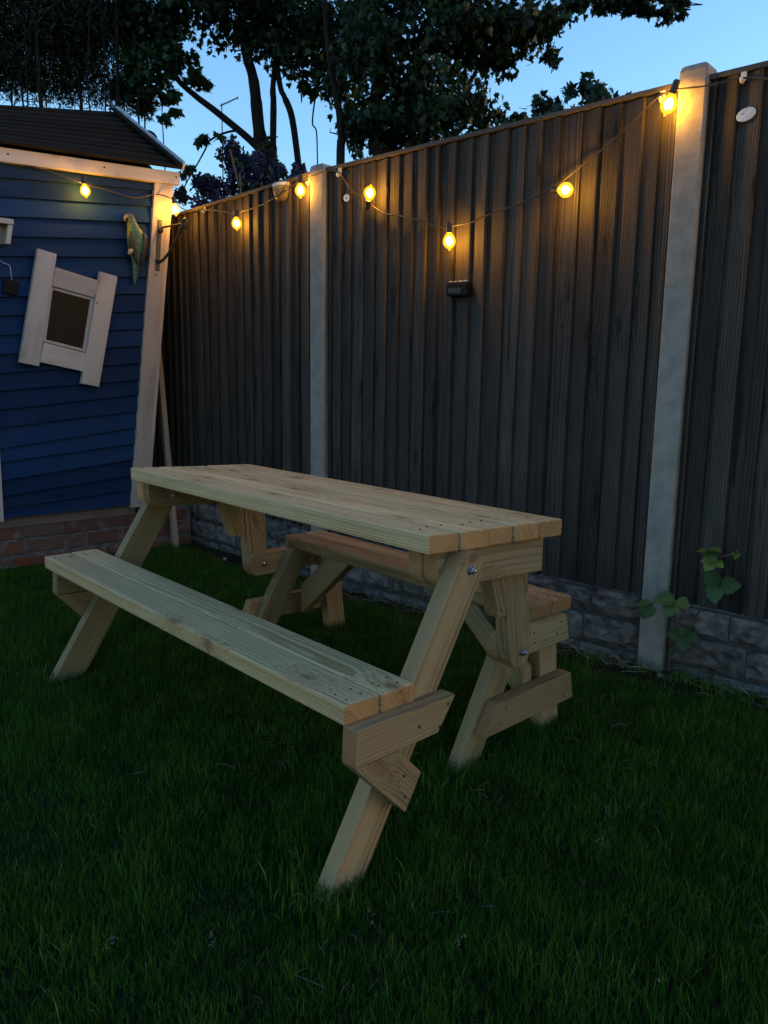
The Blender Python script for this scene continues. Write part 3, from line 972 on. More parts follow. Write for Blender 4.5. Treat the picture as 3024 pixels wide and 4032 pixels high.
def bolt(p, n, parent, mat, big=1.0, dome=False):
    b = lathe('bolt', [(0.013 * big, 0), (0.013 * big, 0.002)], mat, parent, frame(p, (0, 0.3, 1) if abs(n[0]) > 0.5 else (1, 0, 0), n), 16, False)
    if dome:
        lathe('bolt_head', [(0.010, 0.002), (0.009, 0.005), (0.0055, 0.008), (0.001, 0.009)], mat, parent, frame(p, (0, 0.3, 1), n), 14)
    else:
        lathe('nut', [(0.0095 * big, 0.002), (0.0095 * big, 0.010), (0.0075 * big, 0.0115)], mat, parent, frame(p, (0, 0.3, 1), n), 6, False)
        lathe('thread', [(0.0052 * big, 0.011), (0.0052 * big, 0.016), (0.004 * big, 0.017)], mat, parent, frame(p, (0, 0.3, 1), n), 10)

# --- end rails under the top
def rail(x0, x1, y0, y1, top, mat, round_front=True):
    bt = -0.095
    def T(y): return top - 0.0395 * y - 0.001
    pts = [(y0, T(y0)), (y0, T(y0) + bt + 0.04)]
    pts += arc((y0 + 0.04, T(y0) + bt + 0.04), 0.04, 190, 265, 6)
    pts += [(y0 + 0.05, T(y0) + bt), (y1, T(y1) + bt), (y1, T(y1))]
    return poly_yz('end_rail', pts, x0, x1, (1, -0.0395), mat, table)
TR = tz(1.45, 0) - 0.045
TL = tz(0.05, 0) - 0.045
rail(1.458, 1.503, 0.052, 0.462, TR, PINE_WARM)
rail(1.4125, 1.4570, 0.048, 0.262, TR, PINE_WARM)
rail(-0.010, 0.0345, 0.028, 0.462, TL, PINE_PALE)
rl = rail(0.0385, 0.083, 0.028, 0.298, TL, PINE_GREEN)
# --- front legs
def leg_poly(c_top, c_bot, w, round_top=True, zcut=0.03):
    d = Vector((c_bot[0] - c_top[0], c_bot[1] - c_top[1])).normalized()
    n = Vector((-d.y, d.x))
    h = w / 2
    pts = []
    a = math.degrees(math.atan2(-d.y, -d.x))
    pts += arc(c_top, h, a - 88, a + 88, 9) if round_top else [(c_top[0] - n.x * h, c_top[1] - n.y * h), (c_top[0] + n.x * h, c_top[1] + n.y * h)][::-1]
    def cut(p):
        t = (zcut - p[1]) / d.y
        return (p[0] + d.x * t, zcut)
    e = [pts[-1], pts[0]]
    pts += [cut(e[0]), cut(e[1])]
    return pts, d
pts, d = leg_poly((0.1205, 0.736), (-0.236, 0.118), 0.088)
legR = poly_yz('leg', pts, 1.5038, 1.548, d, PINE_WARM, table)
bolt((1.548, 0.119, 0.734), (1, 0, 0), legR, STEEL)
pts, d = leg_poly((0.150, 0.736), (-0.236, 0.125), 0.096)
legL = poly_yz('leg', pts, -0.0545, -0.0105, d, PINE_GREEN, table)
bolt((0.0832, 0.122, 0.735), (1, 0, 0), rl, STEEL, 0.8)
bolt((0.0832, 0.139, 0.728), (1, 0, 0), rl, STEEL, 0.6)
# --- front seat supports and gussets
poly_yz('seat_support', [(-0.264, 0.468), (-0.267, 0.388), (-0.024, 0.392), (0.030, 0.468)], 1.5485, 1.593, (1, 0.01), PINE_WARM, table)
poly_yz('seat_support', [(-0.264, 0.470), (-0.268, 0.394), (-0.022, 0.390), (0.030, 0.470)], -0.0995, -0.055, (1, 0), PINE_GREEN, table)
poly_yz('gusset', [(-0.2665, 0.386), (-0.146, 0.3885), (-0.074, 0.315), (-0.121, 0.236)], 1.5485, 1.592, (0.146, -0.152), PINE_WARM, table)
poly_yz('gusset', [(-0.266, 0.392), (-0.146, 0.388), (-0.074, 0.305), (-0.125, 0.232)], -0.099, -0.0552, (0.146, -0.152), PINE_WARM, table)
# --- hanging knee posts and their gussets (same layer as the inner rails)
def knee(x0, x1, tl, tr, bl, br, zb, mat):
    r = (br[0] - bl[0]) / 2
    pts = [tl, bl]
    pts += [(bl[0] + r * (1 - math.cos(t)), bl[1] - 0.058 * math.sin(t)) for t in [math.radians(a) for a in (25, 50, 75, 105, 130, 155)]]
    pts += [br, tr]
    return poly_yz('knee_post', pts, x0, x1, (0.12, -1), mat, table)
kR = knee(1.4125, 1.4565, (0.352, 0.770), (0.446, 0.766), (0.396, 0.443), (0.494, 0.440), 0.386, PINE_WARM)
bolt((1.4565, 0.453, 0.432), (1, 0, 0), kR, STEEL)
kL = knee(0.0385, 0.083, (0.425, 0.775), (0.521, 0.772), (0.443, 0.424), (0.539, 0.424), 0.36, PINE_WARM)
poly_yz('gusset', [(0.267, 0.768), (0.305, 0.663), (0.342, 0.550), (0.381, 0.551), (0.351, 0.768)], 1.4125, 1.4575, (0.35, -1), PINE_WARM, table)
poly_yz('gusset', [(0.300, 0.774), (0.325, 0.682), (0.372, 0.549), (0.434, 0.543), (0.424, 0.774)], 0.0385, 0.0835, (0.35, -1), PINE_GREEN, table)
# --- back seat arms (rounded front end), legs, stretchers, braces
def arm(x0, x1, yf, yb0, yb1, z0, z1, mat):
    r = (z1 - z0) / 2
    pts = arc((yf + r, (z0 + z1) / 2), r, 90, 270, 9) + [(yb1, z0 + 0.004), (yb0, z1)]
    return poly_yz('swing_arm', pts, x0, x1, (1, 0), mat, table)
aR = arm(1.3685, 1.412, 0.402, 0.728, 0.747, 0.389, 0.4745, PINE_GREEN)
aL = arm(0.084, 0.128, 0.424, 0.815, 0.83, 0.381, 0.4745, PINE_WARM)
bolt((0.128, 0.491, 0.428), (1, 0, 0), aL, BRASS, 0.9, True)
def qleg(x0, x1, f, w, zt_, zb, mat):
    """f: y of the front edge as a function of z"""
    return poly_yz('leg', [(f(zt_), zt_), (f(zb), zb), (f(zb) + w, zb), (f(zt_) + w, zt_)], x0, x1, (f(zt_) - f(zb), zt_ - zb), mat, table)
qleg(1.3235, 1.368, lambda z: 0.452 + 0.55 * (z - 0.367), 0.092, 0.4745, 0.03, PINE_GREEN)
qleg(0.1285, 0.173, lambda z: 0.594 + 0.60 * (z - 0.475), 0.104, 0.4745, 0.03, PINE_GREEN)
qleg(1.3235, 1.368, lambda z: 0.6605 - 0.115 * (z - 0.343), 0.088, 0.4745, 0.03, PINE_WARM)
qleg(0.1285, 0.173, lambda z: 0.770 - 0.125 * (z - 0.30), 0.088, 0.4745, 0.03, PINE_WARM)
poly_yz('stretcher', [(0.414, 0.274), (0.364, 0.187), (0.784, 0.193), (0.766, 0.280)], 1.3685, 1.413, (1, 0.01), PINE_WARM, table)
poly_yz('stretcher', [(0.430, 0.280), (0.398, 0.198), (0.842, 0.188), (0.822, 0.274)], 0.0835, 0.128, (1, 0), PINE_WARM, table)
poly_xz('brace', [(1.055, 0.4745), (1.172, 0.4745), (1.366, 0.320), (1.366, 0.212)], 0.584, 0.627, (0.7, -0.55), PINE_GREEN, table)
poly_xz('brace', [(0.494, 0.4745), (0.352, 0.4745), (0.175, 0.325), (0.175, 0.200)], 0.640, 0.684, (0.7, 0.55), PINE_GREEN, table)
for (y, z) in ((0.005, 0.452), (-0.085, 0.425), (-0.02, 0.405)):
    lathe('screw', [(0.0036, -0.001), (0.0036, 0.001)], SCREW, table, frame((1.5932, y, z), (0, 1, 0), (1, 0, 0)), 8)
for (y, z) in ((-0.128, 0.325), (-0.124, 0.275)):
    lathe('screw', [(0.0036, -0.001), (0.0036, 0.001)], SCREW, table, frame((1.5922, y, z), (0, 1, 0), (1, 0, 0)), 8)
for (y, z) in ((0.565, 0.45), (0.57, 0.42), (0.70, 0.455), (0.68, 0.425)):
    lathe('screw', [(0.003, -0.001), (0.003, 0.001)], SCREW, table, frame((1.4122, y, z), (0, 1, 0), (1, 0, 0)), 8)
for (y, z) in ((0.45, 0.25), (0.42, 0.215), (0.74, 0.255), (0.73, 0.215)):
    lathe('screw', [(0.003, -0.001), (0.003, 0.001)], SCREW, table, frame((1.4132, y, z), (0, 1, 0), (1, 0, 0)), 8)
lathe('screw', [(0.003, -0.001), (0.003, 0.001)], SCREW, table, frame((1.4577, 0.352, 0.57), (0, 1, 0), (1, 0, 0)), 8)

# ================================================================== STRING LIGHTS
lights = thing('string_lights', 'brown cable of lit amber bulbs strung along fence and playhouse', 'string lights', (-0.5, 1.2, 2.0))
def F1(s, z, off=0.0): return fence_pt(A0, D1, s, off, z)
def F2(s, z, off=0.0): return fence_pt(A1, FD, s, off, z)
XB = XS + 0.06
cable_pts = [
    (XS + 0.03, -0.30, 2.20), (XS + 0.035, 0.10, 2.262), (XS + 0.04, 0.36, 2.262), (XS + 0.045, 0.48, 2.245), (XB, 0.586, 2.222), (XS + 0.045, 0.72, 2.212), (XS + 0.03, 0.90, 2.20),
    (XS + 0.03, 1.01, 2.232), (XS + 0.05, 1.06, 2.238), (XB + 0.03, 1.12, 2.215), (XB + 0.02, 1.16, 2.185),
    tuple(F1(0.10, 2.165, 0.01)), tuple(F1(0.20, 2.158, 0.01)), tuple(F1(0.40, 2.128, 0.01)), tuple(F1(0.56, 2.092, 0.02)), tuple(F1(0.63, 2.075, 0.03)),
    tuple(F1(0.72, 2.078, 0.02)), tuple(F1(0.87, 2.090, 0.0)), tuple(F1(1.03, 2.105, 0.012)), tuple(F1(1.13, 2.128, 0.01)), tuple(F1(1.24, 2.150, 0.01)),
    tuple(F2(-0.02, 2.150, 0.012)), tuple(F2(0.06, 2.160, 0.010)), tuple(F2(0.13, 2.165, 0.006)), tuple(F2(0.20, 2.150, -0.006)), tuple(F2(0.28, 2.065, 0.0)),
    tuple(F2(0.357, 2.013, 0.012)), tuple(F2(0.409, 1.983, 0.02)), tuple(F2(0.516, 1.919, 0.02)), tuple(F2(0.60, 1.898, 0.01)), tuple(F2(0.733, 1.860, 0.01)), tuple(F2(0.798, 1.834, 0.015)), tuple(F2(0.891, 1.809, 0.025)),
    tuple(F2(0.909, 1.818, 0.02)), tuple(F2(0.998, 1.824, 0.012)), tuple(F2(1.066, 1.841, 0.01)), tuple(F2(1.16, 1.856, 0.01)), tuple(F2(1.239, 1.869, 0.01)), tuple(F2(1.39, 1.907, 0.02)),
    tuple(F2(1.494, 1.966, 0.015)), tuple(F2(1.625, 2.043, 0.01)), tuple(F2(1.707, 2.104, 0.008)), tuple(F2(1.778, 2.149, 0.012)), tuple(F2(1.84, 2.152, 0.022)), tuple(F2(1.93, 2.146, 0.012)),
    tuple(F2(2.035, 2.150, -0.004)), tuple(F2(2.12, 2.130, -0.002)), tuple(F2(2.30, 2.055, 0.01)), tuple(F2(2.46, 2.00, 0.02)), tuple(F2(2.70, 2.03, 0.01)), tuple(F2(2.95, 2.12, 0.01)), tuple(F2(3.15, 2.13, 0.01))]
tube('cable', spline(cable_pts, 6), 0.0034, CABLE, lights, 6)

def bulb(top, down):
    """a socket on the cable with a globe bulb hanging from it along 'down'"""
    mm = frame(top, (0.2, 0.9, 0.1), Vector(down))
    s = lathe('socket', [(0.006, -0.004), (0.0105, 0.0), (0.0115, 0.006), (0.0115, 0.030), (0.0135, 0.033), (0.0135, 0.038)], CABLE, lights, mm, 14)
    g = lathe('bulb_glass', [(0.010, 0.038), (0.013, 0.043), (0.0205, 0.052), (0.0262, 0.064), (0.0275, 0.073), (0.0262, 0.082), (0.0205, 0.092), (0.012, 0.099), (0.005, 0.103), (0.0045, 0.108), (0.001, 0.110)], BULB_GLASS, s, mm, 20)
    lathe('filament', [(0.003, 0.052), (0.009, 0.059), (0.0138, 0.067), (0.0145, 0.075), (0.010, 0.084), (0.003, 0.089)], FILAMENT, s, mm, 8)
    return s

def hang(center, down):
    d = Vector(down).normalized()
    center = Vector(center) + (CAM - Vector(center)).normalized() * 0.024
    bulb(Vector(center) - d * 0.072, d)
hang((XS + 0.075, 0.615, 2.185), (0.1, 0.35, -1))
hang((XS + 0.105, 1.135, 2.158), (0.1, 0.25, -1))
hang(F1(0.645, 2.020, 0.030), (-0.12, 0, -1))
hang(F1(1.245, 2.098, 0.030), (-0.2, 0, -1))
hang(F2(0.445, 2.014, 0.022), (0.45, 0.0, 0.8))
hang(F2(0.893, 1.756, 0.033), (-0.05, 0, -1))
hang(F2(1.458, 1.882, 0.033), (0.98, 0.1, -0.15))
hang(F2(1.808, 2.112, 0.032), (-0.55, 0, -1))
hang(F2(2.47, 1.93, 0.035), (0.05, 0, -1))
hang(F2(2.98, 2.05, 0.035), (0.1, 0, -1))

def clip_at(p, n, label):
    t = thing('cable_clip', label, 'cable clip', p, 'white plastic clips holding the light cable')
    off = Vector(p)
    n = Vector(n).normalized()
    side = Vector((0, 0, 1)).cross(n)
    def bx(name, c, sx, sz, sn):
        vs = []
        for a in (-1, 1):
            for b in (-1, 1):
                for e in (-1, 1):
                    vs.append(side * (a * sx) + n * (c[1] + b * sn) + Vector((0, 0, c[2] + e * sz)) + side * c[0])
        f = [(0, 1, 3, 2), (4, 6, 7, 5), (0, 4, 5, 1), (2, 3, 7, 6), (0, 2, 6, 4), (1, 5, 7, 3)]
        o = mesh_obj(name, vs, f, CLIP, t)
        return o
    bx('clip_plate', (0, 0.002, 0.006), 0.009, 0.020, 0.002)
    pts = [off + n * 0.004 + Vector((0, 0, -0.012)), off + n * 0.010 + Vector((0, 0, -0.020)), off + n * 0.019 + Vector((0, 0, -0.018)), off + n * 0.021 + Vector((0, 0, -0.008))]
    tube('clip_hook', spline(pts, 4), 0.0058, CLIP, t, 8)
    return t
clip_at(F1(0.225, 2.165, -0.024), FN, 'white cable clip on the fence nearest the playhouse')
clip_at(F1(1.272, 2.150, -0.024), FN, 'white cable clip on the fence just left of the left post')
clip_at(F2(0.19, 2.155, -0.024), FN, 'white cable clip on the fence just right of the left post')
clip_at(F2(1.772, 2.158, -0.024), FN, 'white cable clip above the bulb beside the tall right post')
clip_at(F2(2.04, 2.160, -0.024), FN, 'white cable clip at the fence top right of the tall post')

# ================================================================== THINGS ON THE FENCE
# small solar box
sp = thing('solar_box', 'small black solar box on the fence below the lowest bulb', 'solar box', F2(0.93, 1.56, -0.02))
lo = [F2(0.876, 1.532, -0.026), F2(0.985, 1.528, -0.026), F2(0.985, 1.528, 0.012), F2(0.876, 1.532, 0.012)]
hexa('case', lo, [v + Vector((0, 0, 0.058)) for v in lo], FD, FN, DARK_PLASTIC, sp, 0.004)
lo = [F2(0.888, 1.541, 0.012), F2(0.957, 1.539, 0.012), F2(0.957, 1.539, 0.0145), F2(0.888, 1.541, 0.0145)]
hexa('lens', lo, [v + Vector((0, 0, 0.024)) for v in lo], FD, FN, SOLAR, sp, 0.001)
for k in range(4):
    lo = [F2(0.885 + k * 0.026, 1.5895, -0.010), F2(0.897 + k * 0.026, 1.5895, -0.010), F2(0.897 + k * 0.026, 1.5895, 0.004), F2(0.885 + k * 0.026, 1.5895, 0.004)]
    hexa('switch_tab', lo, [v + Vector((0, 0, 0.004)) for v in lo], FD, FN, CLIP, sp, 0.0)

def disc(name, c, ax, rx, rz, tilt, label):
    n = FN
    mm = frame(c, FD * math.cos(tilt) + Vector((0, 0, math.sin(tilt))), n)
    vs, fs = [], []
    K = 24
    for (k, h) in ((1.0, 0.0), (1.0, 0.004), (0.93, 0.0065), (0.0001, 0.0065)):
        for i in range(K):
            a = 2 * math.pi * i / K
            vs.append((rx * k * math.cos(a), rz * k * math.sin(a), h))
    for r in range(3):
        for i in range(K):
            j = (i + 1) % K
            fs.append((r * K + i, r * K + j, (r + 1) * K + j, (r + 1) * K + i))
    t = thing(name, label, 'plaque', c)
    o = mesh_obj('plate', vs, fs, PALE_PLASTIC, t)
    place(o, mm)
    return t, mm
t, mm = disc('oval_plaque', F2(2.058, 2.040, -0.024), 0, 0.031, 0.021, 0.22, 'white oval plaque on the fence right of the tall post')
o = mesh_obj('slot', [(-0.016, 0.004, 0.0068), (-0.005, 0.004, 0.0068), (-0.004, 0.007, 0.0068), (-0.013, 0.0065, 0.0068)], [(0, 1, 2, 3)], SCREW, t)
place(o, mm)
t, mm = disc('round_button', F2(0.238, 2.030, -0.024), 0, 0.0185, 0.0185, 0.0, 'small round grey-white button on the fence right of left post')
o = lathe('centre_screw', [(0.004, 0.0065), (0.004, 0.0085)], SCREW, t, mm, 8)

# half-round glass wall lamp, unlit
wl = thing('wall_lamp', 'unlit half-dome clear glass wall lamp near the fence top', 'wall lamp', F1(1.03, 2.165, -0.024))
vs, fs = [], []
K, J = 13, 7
for j in range(J):
    ph = math.radians(90 * j / (J - 1))
    for i in range(K):
        a = math.radians(180 * i / (K - 1))
        rad = math.cos(ph) ** 0.75
        vs.append(D1 * (0.064 * rad * math.cos(a)) + FN * (0.045 * rad * math.sin(a) + 0.002) + Vector((0, 0, -0.075 * math.sin(ph) - 0.008)))
for j in range(J - 1):
    for i in range(K - 1):
        fs.append((j * K + i, j * K + i + 1, (j + 1) * K + i + 1, (j + 1) * K + i))
o = mesh_obj('glass_shade', vs, fs, LAMP_GLASS, wl, True)
bmc = bmesh.new()
ring = []
for z in (-0.008, 0.006):
    ring.append([bmc.verts.new(D1 * (0.066 * math.cos(math.radians(180 * i / 14))) + FN * (0.047 * math.sin(math.radians(180 * i / 14)) + 0.001) + Vector((0, 0, z))) for i in range(15)])
for i in range(14):
    bmc.faces.new((ring[0][i], ring[0][i + 1], ring[1][i + 1], ring[1][i]))
bmc.faces.new(ring[1])
bmc.faces.new(list(reversed(ring[0])))
bmc.faces.new((ring[0][0], ring[1][0], ring[1][14], ring[0][14]))
bmesh.ops.recalc_face_normals(bmc, faces=bmc.faces[:])
bm_obj('lamp_cap', bmc, CLIP, wl)

# ================================================================== THINGS ON THE PLAYHOUSE
# iron hanging bracket
br = thing('hanging_bracket', 'dark iron hanging basket bracket on the white corner trim', 'bracket', (XS + 0.031, 1.04, 1.95))
poly_yz('plate', [(1.043, 2.100), (1.068, 2.098), (1.040, 1.800), (1.014, 1.802)], XS + 0.0385, XS + 0.0445, (0.03, 0.3), IRON, br, 0.002)
tube('arm', spline([(XS + 0.035, 1.055, 2.045), (XS + 0.07, 1.057, 2.050), (XS + 0.20, 1.060, 2.045), (XS + 0.315, 1.062, 2.040)], 5), 0.006, IRON, br, 8)
tube('strut', spline([(XS + 0.035, 1.030, 1.850), (XS + 0.075, 1.036, 1.852), (XS + 0.14, 1.042, 1.880), (XS + 0.22, 1.052, 1.945), (XS + 0.315, 1.062, 2.038)], 6), 0.0085, IRON, br, 8)
tube('hook', spline([(XS + 0.30, 1.060, 2.042), (XS + 0.325, 1.063, 2.060), (XS + 0.345, 1.064, 2.062), (XS + 0.350, 1.064, 2.045), (XS + 0.335, 1.064, 2.022), (XS + 0.318, 1.062, 2.010)], 5), 0.0085, IRON, br, 8)
for z, y in ((2.036, 1.053), (1.858, 1.031)):
    lathe('boss', [(0.016, 0.0), (0.016, 0.012), (0.010, 0.018)], IRON, br, frame((XS + 0.044, y, z), (0, 1, 0), (1, 0, 0)), 12)
for z, y in ((2.085, 1.0535), (1.815, 1.0285)):
    lathe('screw', [(0.0045, 0.0), (0.0045, 0.0012)], STEEL, br, frame((XS + 0.0446, y, z), (0, 1, 0), (1, 0, 0)), 8)

# parrot ornament
par = thing('parrot_ornament', 'painted green parrot ornament perched on the blue wall', 'ornament', (XS + 0.05, 0.88, 1.9))
def parrot_mat():
    N = NT('parrot_paint')
    p = N.obj()
    x, y, z = sep(N, p)
    v = N.n('TexVoronoi', feature='F1')
    N.put(v.inputs['Vector'], p)
    v.inputs['Scale'].default_value = 75
    sc = N.smooth(v.outputs['Distance'], 0.1, 0.6)
    c = N.ramp(N.math('MULTIPLY_ADD', z, 2.5, 0.5), [(0.0, (0.13, 0.15, 0.13)), (0.12, (0.035, 0.10, 0.10)), (0.40, (0.04, 0.11, 0.09)), (0.62, (0.055, 0.13, 0.07)), (0.80, (0.07, 0.14, 0.045)), (0.87, (0.10, 0.13, 0.045)), (0.93, (0.14, 0.095, 0.045)), (1.0, (0.15, 0.11, 0.06))])
    c = N.mix(N.math('MULTIPLY', sc, 0.35), c, (0.03, 0.10, 0.07))
    # yellow-green breast on the left
    br_ = N.math('MULTIPLY', N.smooth(y, -0.012, -0.036), N.math('MULTIPLY', N.smooth(z, 0.05, 0.09), N.smooth(z, 0.16, 0.135)))
    c = N.mix(br_, c, (0.19, 0.22, 0.04))
    N.bump(sc, 0.7, 0.004)
    return N.done(c, 0.45, 0.4)
PARROT = parrot_mat()
PAR_WING = simple('parrot_wing', (0.035, 0.024, 0.016), (0.02, 0.026, 0.014), 60, 0.5, 0.4, 0.8, 0.004)
BEAK = simple('parrot_beak', (0.36, 0.27, 0.19), (0.22, 0.15, 0.10), 60, 0.4, 0.5)
FOOT = simple('parrot_foot', (0.45, 0.38, 0.30), (0.3, 0.24, 0.18), 60, 0.5)
# body rings: (z rel, y centre, half width y, half depth x)
body = [(0.205, -0.017, 0.004, 0.004), (0.200, -0.018, 0.015, 0.014), (0.190, -0.017, 0.022, 0.021), (0.175, -0.016, 0.027, 0.025), (0.155, -0.009, 0.029, 0.027), (0.135, 0.000, 0.034, 0.030), (0.110, 0.010, 0.046, 0.037), (0.080, 0.014, 0.053, 0.042), (0.045, 0.014, 0.052, 0.042), (0.010, 0.012, 0.046, 0.038), (-0.025, 0.010, 0.036, 0.030), (-0.055, 0.008, 0.025, 0.021), (-0.085, 0.007, 0.021, 0.015), (-0.120, 0.005, 0.018, 0.011), (-0.150, 0.001, 0.014, 0.009), (-0.175, -0.002, 0.010, 0.007), (-0.192, -0.004, 0.006, 0.005), (-0.197, -0.004, 0.002, 0.002)]
vs, fs = [], []
K = 18
for (z, yc, hw, hd) in body:
    for i in range(K):
        a = 2 * math.pi * i / K
        vs.append((hd * math.cos(a), yc + hw * math.sin(a), z))
for r in range(len(body) - 1):
    for i in range(K):
        j = (i + 1) % K
        fs.append((r * K + j, r * K + i, (r + 1) * K + i, (r + 1) * K + j))
fs.append(tuple(range(K)))
o = mesh_obj('body', vs, fs, PARROT, par, True)
def wing(sy):
    R = [(0.10, 0.030, 0.004), (0.075, 0.034, 0.016), (0.03, 0.034, 0.020), (-0.02, 0.026, 0.017), (-0.06, 0.016, 0.011), (-0.09, 0.008, 0.005)]
    vs, fs = [], []
    K = 10
    for k, (z, xc, w) in enumerate(R):
        lean = 0.014 + sy * (0.040 - 0.020 * max(0, (0.02 - z) / 0.11)) + (0.02 * max(0, (0.02 - z) / 0.11) if sy < 0 else 0)
        for i in range(K):
            a = 2 * math.pi * i / K
            vs.append((xc + 0.008 * math.cos(a), lean + w * math.sin(a), z + 0.0))
    for r in range(len(R) - 1):
        for i in range(K):
            j = (i + 1) % K
            fs.append((r * K + j, r * K + i, (r + 1) * K + i, (r + 1) * K + j))
    fs.append(tuple(range(K)))
    fs.append(tuple(reversed(range((len(R) - 1) * K, len(R) * K))))
    return mesh_obj('wing', vs, fs, PAR_WING, par, True)
wing(-1)
wing(1)
tube('beak', [Vector(par.location) + Vector(v) for v in ((0.006, -0.036, 0.188), (0.008, -0.048, 0.178), (0.008, -0.054, 0.163), (0.007, -0.052, 0.150))], [0.012, 0.010, 0.006, 0.001], BEAK, par, 8)
for s in (-1, 1):
    lathe('eye', [(0.0035, -0.001), (0.0035, 0.001), (0.002, 0.002)], SCREW, par, frame(Vector(par.location) + Vector((0.0225 * (1 if s > 0 else 0.55), -0.018 - (0.010 if s < 0 else 0), 0.182)), (0, 1, 0), (1, -0.2 if s > 0 else -0.8, 0.1)), 8)
for s in (0, 1):
    tube('foot', [Vector(par.location) + Vector(v) for v in ((0.028, -0.030 + s * 0.008, 0.0), (0.040, -0.044 + s * 0.010, -0.010), (0.036, -0.050 + s * 0.010, -0.028), (0.028, -0.046 + s * 0.010, -0.034))], [0.006, 0.008, 0.007, 0.003], FOOT, par, 7)

# white wooden box corner at the left edge
wb = thing('white_box', 'white wooden box frame on the blue wall at the left edge', 'box', (XS + 0.02, 0.12, 1.9))
poly_yz('top_board', [(-0.05, 1.945), (-0.05, 1.972), (0.206, 1.972), (0.204, 1.945)], XS + 0.027, XS + 0.088, (1, 0), WHITE_WOOD, wb, 0.003)
poly_yz('side_board', [(0.178, 1.944), (0.204, 1.944), (0.184, 1.845), (0.160, 1.845)], XS + 0.027, XS + 0.078, (0.1, 1), WHITE_WOOD, wb, 0.003)
poly_yz('back_panel', [(-0.05, 1.944), (0.178, 1.944), (0.160, 1.846), (-0.05, 1.846)], XS + 0.0265, XS + 0.033, (0.1, 1), STAKE_WOOD, wb, 0.002)

# hanging solar panel of the lights
hp = thing('hanging_solar_panel', 'small black square panel hanging on a cord on the blue wall', 'solar panel', (XS + 0.03, 0.19, 1.63))
poly_yz('panel', [(0.154, 1.672), (0.232, 1.660), (0.216, 1.590), (0.142, 1.598)], XS + 0.027, XS + 0.045, (1, 0), DARK_PLASTIC, hp, 0.003)
tube('cord', spline([(XS + 0.030, 0.13, 1.770), (XS + 0.032, 0.16, 1.752), (XS + 0.034, 0.186, 1.742), (XS + 0.034, 0.190, 1.71), (XS + 0.036, 0.193, 1.664)], 4), 0.0014, CLIP, hp, 6)

# leaning stake in the gap between playhouse and fence
st = thing('leaning_stake', 'rough timber stake leaning behind the playhouse corner', 'stake', (-1.74, 1.075, 0.05))
b0, b1 = Vector((-1.735, 1.062, 0.04)), Vector((-1.975, 1.088, 1.55))
dd = (b1 - b0).normalized()
mmx = frame(b0, dd, (0.97, -0.1, 0.15))
outl = [(0, -0.019), (1.53, -0.019), (1.53, 0.019), (0, 0.019)]
bm = bmesh.new()
for u, v in outl:
    pass
lo = [mmx @ Vector((0, -0.016, -0.022)), mmx @ Vector((1.53, -0.016, -0.022)), mmx @ Vector((1.53, 0.016, -0.022)), mmx @ Vector((0, 0.016, -0.022))]
up = [mmx @ Vector((0, -0.016, 0.022)), mmx @ Vector((1.53, -0.016, 0.022)), mmx @ Vector((1.53, 0.016, 0.022)), mmx @ Vector((0, 0.016, 0.022))]
bm.free()
hexa('shaft', lo, up, dd, (0.97, -0.1, 0.15), STAKE_WOOD, st, 0.002)

# ================================================================== FOLIAGE HELPERS
def leaf_template(kind):
    if kind == 'maple':
        half = [(0.0, 0.0), (0.10, 0.02), (0.26, -0.12), (0.24, 0.06), (0.50, 0.10), (0.33, 0.24), (0.56, 0.50), (0.30, 0.44), (0.20, 0.56), (0.16, 0.74), (0.0, 1.0)]
        pts = [(x, y) for x, y in half] + [(-x, y) for x, y in reversed(half[1:-1])]
        c = (0.0, 0.30)
        v = [(c[0], c[1], 0.0)] + [(x, y, -0.30 * abs(x) ** 1.3 - 0.16 * max(0, y - 0.3) ** 2) for x, y in pts]
        n = len(pts)
        f = [(0, 1 + i, 1 + (i + 1) % n) for i in range(n)]
    elif kind == 'oval':
        pts = [(0, 0), (0.20, 0.15), (0.30, 0.42), (0.22, 0.72), (0, 1.0), (-0.22, 0.72), (-0.30, 0.42), (-0.20, 0.15)]
        v = [(0, 0.45, 0.05)] + [(x, y, -0.12 * abs(x)) for x, y in pts]
        n = len(pts)
        f = [(0, 1 + i, 1 + (i + 1) % n) for i in range(n)]
    elif kind == 'spray':
        v = [(0, 0, 0), (0.10, 0.3, 0.0), (0.02, 0.36, 0.0), (0.09, 0.65, 0), (0, 1.0, -0.05), (-0.09, 0.65, 0), (-0.02, 0.36, 0), (-0.10, 0.3, 0)]
        f = [(0, 1, 2), (0, 2, 6), (0, 6, 7), (2, 3, 4), (2, 4, 6), (6, 4, 5)]
    elif kind == 'petal':
        v = [(-0.5, 0, 0), (0.5, 0, 0), (0.3, 0.6, 0.25), (-0.3, 0.6, 0.25), (0, 0.25, -0.35)]
        f = [(0, 1, 2), (0, 2, 3), (0, 4, 1), (1, 4, 2), (2, 4, 3)]
    return np.array(v, float), np.array(f, int)

def rand_rot(n, droop, rg):
    """rotation matrices: leaf axis (y) hangs by 'droop' (0 any direction .. 1 straight down), random spin"""
    d = rg.normal(size=(n, 3))
    d /= np.linalg.norm(d, axis=1, keepdims=True)
    d = d * (1 - droop) + np.array([0, 0, -1.0]) * droop
    d /= np.linalg.norm(d, axis=1, keepdims=True)
    a = rg.normal(size=(n, 3))
    a -= d * (a * d).sum(1, keepdims=True)
    a /= np.linalg.norm(a, axis=1, keepdims=True)
    c = np.cross(d, a)
    # columns: x=c, y=d, z=a
    return np.stack([c, d, a], -1)

